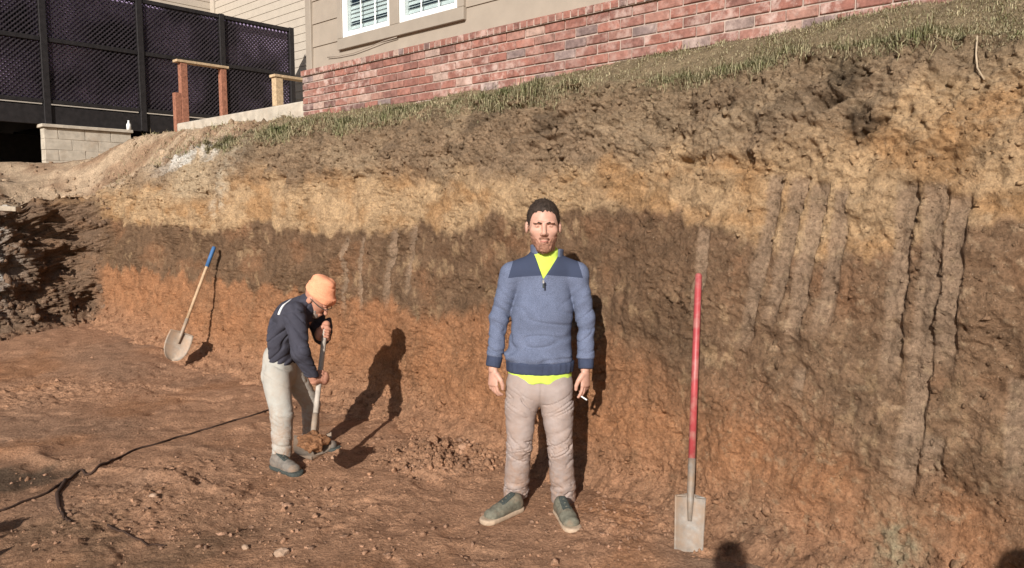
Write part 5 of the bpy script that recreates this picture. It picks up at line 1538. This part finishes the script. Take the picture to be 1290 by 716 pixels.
# ------------------------------------------------------------------ two onlookers behind the viewpoint; only their shadows fall into the picture
def onlooker(x, y, hgt, label, lean=0.0, phone=True):
    g = float(floor_z(x, y)[0])
    o_ = np.array((x, y, g)); k_ = hgt / 1.78
    def p(a, b, c_): return (o_ + np.array((a, b, c_)) * k_).astype(np.float32)
    def fn(P):
        d = ecap(P, p(0, 0, 1.36), p(0, 0, 0.98), (0.19, 0.11), (0.16, 0.11), XR)
        d = smin(d, ecap(P, p(-0.13, 0, 1.43), p(0.13, 0, 1.43), (0.07, 0.065), (0.07, 0.065), DEP), 0.06)
        d = smin(d, cone(P, p(0, 0.01, 1.44), p(0, 0.02, 1.56), 0.06, 0.052), 0.03)
        d = smin(d, ell(P, p(0, 0.03, 1.665), (0.078 * k_, 0.098 * k_, 0.118 * k_)), 0.02)
        for sx in (-1, 1):
            d = smin(d, chain(P, [p(sx * 0.2, 0, 1.42), p(sx * 0.25, 0.06, 1.16), p(sx * (0.16 if phone else 0.28), 0.16 if phone else 0.05, 1.34 if phone else 0.92)], [0.06, 0.05, 0.036]), 0.03)
            d = smin(d, chain(P, [p(sx * 0.09, 0, 0.95), p(sx * 0.11, 0.02, 0.5), p(sx * 0.12, 0, 0.08)], [0.10, 0.075, 0.055]), 0.03)
            d = smin(d, ecap(P, p(sx * 0.12, -0.04, 0.045), p(sx * 0.13, 0.16, 0.035), (0.042, 0.045), (0.045, 0.035), XR), 0.03)
        return d
    lo_, hi_ = box_of([p(-0.35, -0.2, -0.02), p(0.35, 0.25, 1.82)], 0.03)
    o = bake('person', [(fn, lo_, hi_, 0.014)], o_, M_darkshirt, None, o_)
    tag(o, label, 'person')
onlooker(0.06, -0.26, 1.88, 'person taking the photograph, seen only as a head shadow at the lower edge')
onlooker(1.20, -0.30, 1.86, 'second onlooker beside the photographer, seen only as a shadow at the lower corner', phone=False)

# ------------------------------------------------------------------ shadow line, roots, stones, crumbs, grass
def on_floor(px, py, dz=0.0):
    p = on_z(px, py, 0.0)
    for _ in range(3):
        zf = float(floor_z(p[0], p[1])[0]); p = on_z(px, py, zf)
    return Vector((p[0], p[1], zf + dz))
M_shadow_and_root = simple('dark_shadow_and_root', (0.055, 0.030, 0.020), 0.9, 0.2)
def floor_path(pts, n=14):
    out = []
    for i in range(len(pts) - 1):
        for k_ in range(n):
            t = k_ / n
            a = pts[i][0] + (pts[i + 1][0] - pts[i][0]) * t; b = pts[i][1] + (pts[i + 1][1] - pts[i][1]) * t
            q = on_floor(a, b)
            j = Vector((0.010 * perlin(np.array([a * 0.06]), np.array([3.0]), 0.5)[0], 0.022 * perlin(np.array([a * 0.05]), np.array([7.0]), 0.5)[0], 0))
            q += j; q.z = max(float(floor_z(q.x + e_, q.y + f_)[0]) for e_ in (-0.012, 0, 0.012) for f_ in (-0.012, 0, 0.012)) + 0.003
            out.append(q)
    return out
pts = floor_path([(-40, 660), (0, 645), (60, 622), (80, 607), (130, 586), (170, 568), (260, 541), (346, 516)])  # dark tube laid on the floor in place of a thin cast shadow
tag(obj('shadow_line', tube_mesh('shadow_line', pts, 0.008, 7), M_shadow_and_root), 'long thin dark tube laid across the dirt floor as a shadow line', 'shadow_line')
pts = floor_path([(82, 606), (73, 622), (75, 640), (80, 653), (88, 661)], 6)
tag(obj('root', tube_mesh('root', pts, list(np.linspace(0.016, 0.006, len(pts))), 7), M_shadow_and_root), 'short thick dark root curling off the shadow line', 'root')
pts = floor_path([(135, 665), (150, 672), (172, 682), (215, 690)], 6)
tag(obj('root', tube_mesh('root', pts, list(np.linspace(0.007, 0.004, len(pts))), 6), M_shadow_and_root), 'thin dark root half buried below the shadow line', 'root')

ico = bmesh.new(); bmesh.ops.create_icosphere(ico, subdivisions=1, radius=1.0)
icv = np.array([v.co[:] for v in ico.verts]); icf = np.array([[v.index for v in f_.verts] for f_ in ico.faces]); ico.free()
ico = bmesh.new(); bmesh.ops.create_icosphere(ico, subdivisions=2, radius=1.0)
icv2 = np.array([v.co[:] for v in ico.verts]); icf2 = [[v.index for v in f_.verts] for f_ in ico.faces]; ico.free()
def clods(name, pts, sizes, cols, mat, label):
    n = len(pts); nv_ = len(icv)
    rad = 1 + 0.45 * rng.normal(size=(n, nv_, 1)).clip(-1.3, 1.3)
    sc = sizes[:, None, None] * (0.65 + 0.7 * rng.random((n, 1, 3)))
    V_ = icv[None] * rad * sc
    a = rng.random(n) * 6.28; ca, sa = np.cos(a)[:, None], np.sin(a)[:, None]
    V_ = np.stack([V_[..., 0] * ca - V_[..., 1] * sa, V_[..., 0] * sa + V_[..., 1] * ca, V_[..., 2]], -1) + pts[:, None, :]
    Fc = (icf[None] + (np.arange(n) * nv_)[:, None, None]).reshape(-1, 3)
    me = new_mesh(name, V_.reshape(-1, 3), Fc)
    set_col(me, np.repeat(cols, nv_, 0))
    return tag(obj(name, me, mat), label, 'dirt', kind='stuff')
# crumbs on the floor
PT = []
def scat(px, py, rx, ry, n):
    for _ in range(n):
        p = on_z(px + rng.normal() * rx, py + rng.normal() * ry, 0)
        if p[1] < 13 and p[1] > 1.5: PT.append(p[:2])
scat(560, 572, 45, 22, 900); scat(300, 640, 150, 40, 700); scat(150, 650, 110, 40, 500); scat(480, 650, 150, 40, 350); scat(780, 660, 60, 35, 700); scat(170, 425, 70, 16, 500)
scat(60, 420, 50, 14, 350); scat(200, 520, 150, 50, 350); scat(400, 580, 14, 9, 120); scat(640, 690, 200, 20, 400)
PT = np.array(PT)
zf = floor_z(PT[:, 0], PT[:, 1])
kp = rng.random(len(PT)) < 0.55
PT = PT[kp]; zf = zf[kp]
sz = np.exp(rng.normal(-5.25, 0.6, len(PT))).clip(0.002, 0.022)
col_ = C_floor * (0.75 + 0.5 * rng.random((len(PT), 1))) + 0.04 * rng.random((len(PT), 1))
clods('dirt_crumbs', np.column_stack([PT, zf - sz * 0.1]), sz, col_, M_floor, 'loose dirt crumbs scattered over the trodden pit floor')
# crumbs on the talus at the foot of the bank, and clods caught on the torn topsoil
jj = rng.integers(4, TOE + 14, 5200); ii = rng.integers(0, nS, 5200)
PB = POS[ii, jj]; keep = (PB[:, 1] > 2) & (rng.random(5200) < 0.75)
PB = PB[keep]; cb_ = c[ii[keep], jj[keep]]
sz = np.exp(rng.normal(-4.9, 0.5, len(PB))).clip(0.002, 0.028)
j2 = rng.integers(TOE + FACE - 14, J, 5200); i2 = rng.integers(0, nS, 5200)
PB2 = POS[i2, j2]; cb2 = c[i2, j2]
sz2 = np.exp(rng.normal(-5.0, 0.5, len(PB2))).clip(0.003, 0.022) * (PB2[:, 1] / 5).clip(0.6, 1.3)
j3 = rng.integers(TOE + 5, TOE + FACE, 6000); i3 = rng.integers(0, nS, 6000)
PB3 = POS[i3, j3]; cb3 = c[i3, j3]
sz3 = np.exp(rng.normal(-5.3, 0.5, len(PB3))).clip(0.002, 0.016)
allp = np.concatenate([PB, PB2, PB3]); alls = np.concatenate([sz, sz2, sz3]); allc = np.concatenate([cb_, cb2, cb3]) * (0.8 + 0.4 * rng.random((len(PB) + len(PB2) + len(PB3), 1)))
clods('dirt_clods', allp, alls, allc, M_earth, 'clods and crumbs clinging to the cut face and heaped along its foot')
# broken pale lumps strewn over the ledge on the left
si = np.where((S > s_sh - 0.1) & (S < s_left + 0.8))[0]
ii = rng.choice(si, 2600); jj = J + (rng.random(2600) ** 1.5 * 44).astype(int)
PB = POS[ii, jj]; cbl = c[ii, jj] * (0.75 + 0.6 * rng.random((2600, 1)))
clods('ledge_rubble', PB, np.exp(rng.normal(-4.3, 0.55, 2600)).clip(0.005, 0.05), cbl, M_earth, 'broken pale lumps of soil strewn over the ledge below the deck')
# heap of broken clods left of the standing person
q_ = on_z(558, 574); n_ = 900
P2 = np.column_stack([q_[0] + rng.normal(size=n_) * 0.25, q_[1] + rng.normal(size=n_) * 0.22])
zf = floor_z(P2[:, 0], P2[:, 1]); sz = np.exp(rng.normal(-5.0, 0.6, n_)).clip(0.002, 0.028)
clods('broken_clods', np.column_stack([P2, zf]), sz, C_floor * (0.7 + 0.5 * rng.random((n_, 1))), M_floor, 'heap of broken clods on the floor between the two people')
# black clods of the torn end wall
sel = (SS[:, 0] > s_co - 0.2) & (SS[:, 0] < s_left + 1.5)
ii = rng.choice(np.where(sel)[0], 900); jj = rng.integers(TOE - 12, J - 10, 900)
PB = POS[ii, jj]; szb = np.exp(rng.normal(-4.1, 0.5, 900)).clip(0.006, 0.05)
clods('loam_clods', PB, szb, np.array((0.205, 0.130, 0.084)) * (0.7 + 0.8 * rng.random((900, 1))), M_earth, 'dark loam clods of the torn end wall at the edge of the pit')
def stone(px, py, r, label, col, onbank=None):
    q = on_floor(px, py) if onbank is None else Vector(onbank)
    rs = np.random.RandomState(int(px * 7 + py))
    d = 1 + 0.25 * np.array([perlin(np.array([v[0] * 1.6 + px]), np.array([v[1] * 1.6 + v[2] * 2.1]), 0.3)[0] for v in icv2]) + 0.06 * rs.normal(size=len(icv2))
    me = new_mesh('stone', icv2 * d[:, None] * r * np.array((1.2, 0.9, 0.75)), icf2)
    o = obj('stone', me, simple('stone', col, 0.95, 0.15, 40, 160, 0.002), None, (q.x, q.y, q.z + r * 0.3))
    o.rotation_euler = (0, 0, rs.rand() * 6)
    return o
tag(stone(355, 699, 0.032, '', (0.38, 0.255, 0.175)), 'palest and largest stone on the floor near the lower edge', 'stone')
tag(stone(309, 691, 0.018, '', (0.37, 0.25, 0.17)), 'small pale stone just beside the largest stone', 'stone')
tag(stone(420, 578, 0.020, '', (0.40, 0.24, 0.15)), 'small clay stone on the floor under the lifted shovel', 'stone')
tag(stone(193, 626, 0.019, '', (0.42, 0.28, 0.19)), 'small pale stone on the floor below the shadow line', 'stone')
for i in range(6):
    p = np.array((-6.52 + rng.normal() * 0.07, 9.35 + rng.normal() * 0.22)); zz_ = yard_at(p[0], p[1])
    tag(stone(10 + i * 31, 260 + i * 17, 0.035 + 0.04 * rng.random(), '', (0.40, 0.35, 0.29), (p[0], p[1], zz_)), 'pale grey rubble chunk heaped beside the grey board', 'rubble', 'pale rubble chunks')
for i in range(4):
    sp_ = s_sh + 0.55 + 0.5 * rng.random(); i_ = int(np.argmin(np.abs(S - sp_))); q = POS[i_, J + 3 + int(6 * rng.random())]
    tag(stone(300 + i * 13, 100 + i * 7, 0.03 + 0.03 * rng.random(), '', (0.62, 0.58, 0.52), q), 'whitish stone lying in the pale silt at the bank edge', 'stone', 'whitish stones in the silt')

# grass: dry blades along the strip between the bank edge and the bricks
m = N('dry_grass')
a_ = m.n('ShaderNodeVertexColor', layer_name='Col').outputs['Color']
M_grass = m.done(a_, 0.9, None, 0.1)
def grass(n, jlo, jhi, smin_, smax_, hmean, green, droop=0.0, tmax=None, dens=None):
    ii = rng.integers(np.searchsorted(S, smin_), np.searchsorted(S, smax_), n); 
    jf = J + jlo + (jhi - jlo) * rng.random(n)
    j0 = np.clip(jf.astype(int), 0, NV - 2); fr = (jf - j0)[:, None]
    P_ = POS[ii, j0] * (1 - fr) + POS[ii, j0 + 1] * fr
    P_ = P_ + rng.normal(size=(n, 3)) * np.array((0.01, 0.01, 0.0))
    # keep clear of the house
    loc_ = (P_[:, :2] - HC) @ np.stack([HA, HN], 1)
    cl = fbm(P_[:, 0] * 1.7, P_[:, 1] * 1.7, 0.7, 3)
    ok = ~((loc_[:, 0] > -0.02) & (loc_[:, 1] > -0.02)) & (rng.random(n) < 0.68 + 0.8 * cl) & (P_[:, 1] > 1.0)
    P_ = P_[ok]; n = len(P_); cl = cl[ok]
    cl2 = fbm(P_[:, 0] * 5.5, P_[:, 1] * 5.5, 0.9, 2)
    h_ = hmean * np.exp(rng.normal(0, 0.5, n)) * (1 + 0.5 * cl.clip(-0.8, 0.8)) * (1 + 0.7 * cl2.clip(-0.8, 1.0))
    az = rng.random(n) * 6.283
    tilt = np.abs(rng.normal(0.35, 0.35, n)) + droop * rng.random(n)
    d1 = np.stack([np.cos(az) * np.sin(tilt), np.sin(az) * np.sin(tilt), np.cos(tilt)], -1)
    t2_ = tilt + 0.5 + 0.8 * droop + rng.random(n) * 0.6
    d2 = np.stack([np.cos(az) * np.sin(t2_), np.sin(az) * np.sin(t2_), np.cos(t2_)], -1)
    wv = np.stack([-np.sin(az), np.cos(az), 0 * az], -1) * (0.0014 + 0.0011 * rng.random(n))[:, None] * (P_[:, 1:2] / 5).clip(0.8, 1.6)
    m1 = P_ + d1 * h_[:, None] * 0.55; tp = m1 + d2 * h_[:, None] * 0.45
    V_ = np.stack([P_ - wv, P_ + wv, m1 + wv * 0.8, m1 - wv * 0.8, tp], 1)
    base = np.arange(n)[:, None] * 5
    tri = np.concatenate([base + np.array([[0, 1, 2]]), base + np.array([[0, 2, 3]]), base + np.array([[3, 2, 4]])])
    g = np.clip(green + 0.35 * cl + 0.4 * cl2 + 0.25 * rng.normal(size=n), 0, 1)[:, None]
    col_ = np.array((0.40, 0.335, 0.205)) * (1 - g) + np.array((0.145, 0.158, 0.066)) * g
    col_ = col_ * (0.7 + 0.6 * rng.random((n, 1)))
    return V_.reshape(-1, 3), tri, np.repeat(col_, 5, 0)
jn = int(np.searchsorted(np.linspace(0, 1, YARD) * 0.9 + 13 * np.linspace(0, 1, YARD) ** 4, 0.85))
parts = [grass(80000, -3, 7, 0.5, s_sh + 0.15, 0.023, 0.42, 0.9), grass(90000, 3, jn + 2, 0.5, s_sh + 0.1, 0.023, 0.06, 0.8), grass(7000, -4, 4, s_sh, s_sh + 0.8, 0.04, 0.2, 0.4), grass(6000, 2, jn + 4, s_sh, s_co, 0.03, 0.15),
         grass(16000, -20, -1, 0.5, s_sh + 0.3, 0.050, 0.22, 1.7), grass(9000, -34, -8, s_man, s_sh + 0.1, 0.055, 0.10, 1.8)]
Vg, Tg, Cg, nn_ = [], [], [], 0
for v, t, cl_ in parts:
    Vg.append(v); Tg.append(t + nn_); Cg.append(cl_); nn_ += len(v)
me = new_mesh('grass', np.concatenate(Vg), np.concatenate(Tg)); set_col(me, np.concatenate(Cg))
tag(obj('grass', me, M_grass), 'dry olive grass along the top of the cut bank', 'grass', kind='stuff')
# a few pale roots hanging out of the topsoil
M_root = simple('pale_root', (0.40, 0.31, 0.21), 0.9, 0.2)
def bank_pt(px, py):
    d = (JX - px) ** 2 + (JY - py) ** 2; d[:, :TOE] = 1e12; d[:, J:] = 1e12
    i = np.unravel_index(np.argmin(d), d.shape)
    return Vector(POS[i]) + Vector((-Nn[i[0], 0], -Nn[i[0], 1], 0)) * 0.012
for pts, lab in ((((1234, 52), (1232, 68), (1234, 85), (1240, 98)), 'pale root dangling from the topsoil near the end of the bank'),):
    tag(obj('root', tube_mesh('root', [bank_pt(*q) for q in pts], 0.004, 6), M_root), lab, 'root')
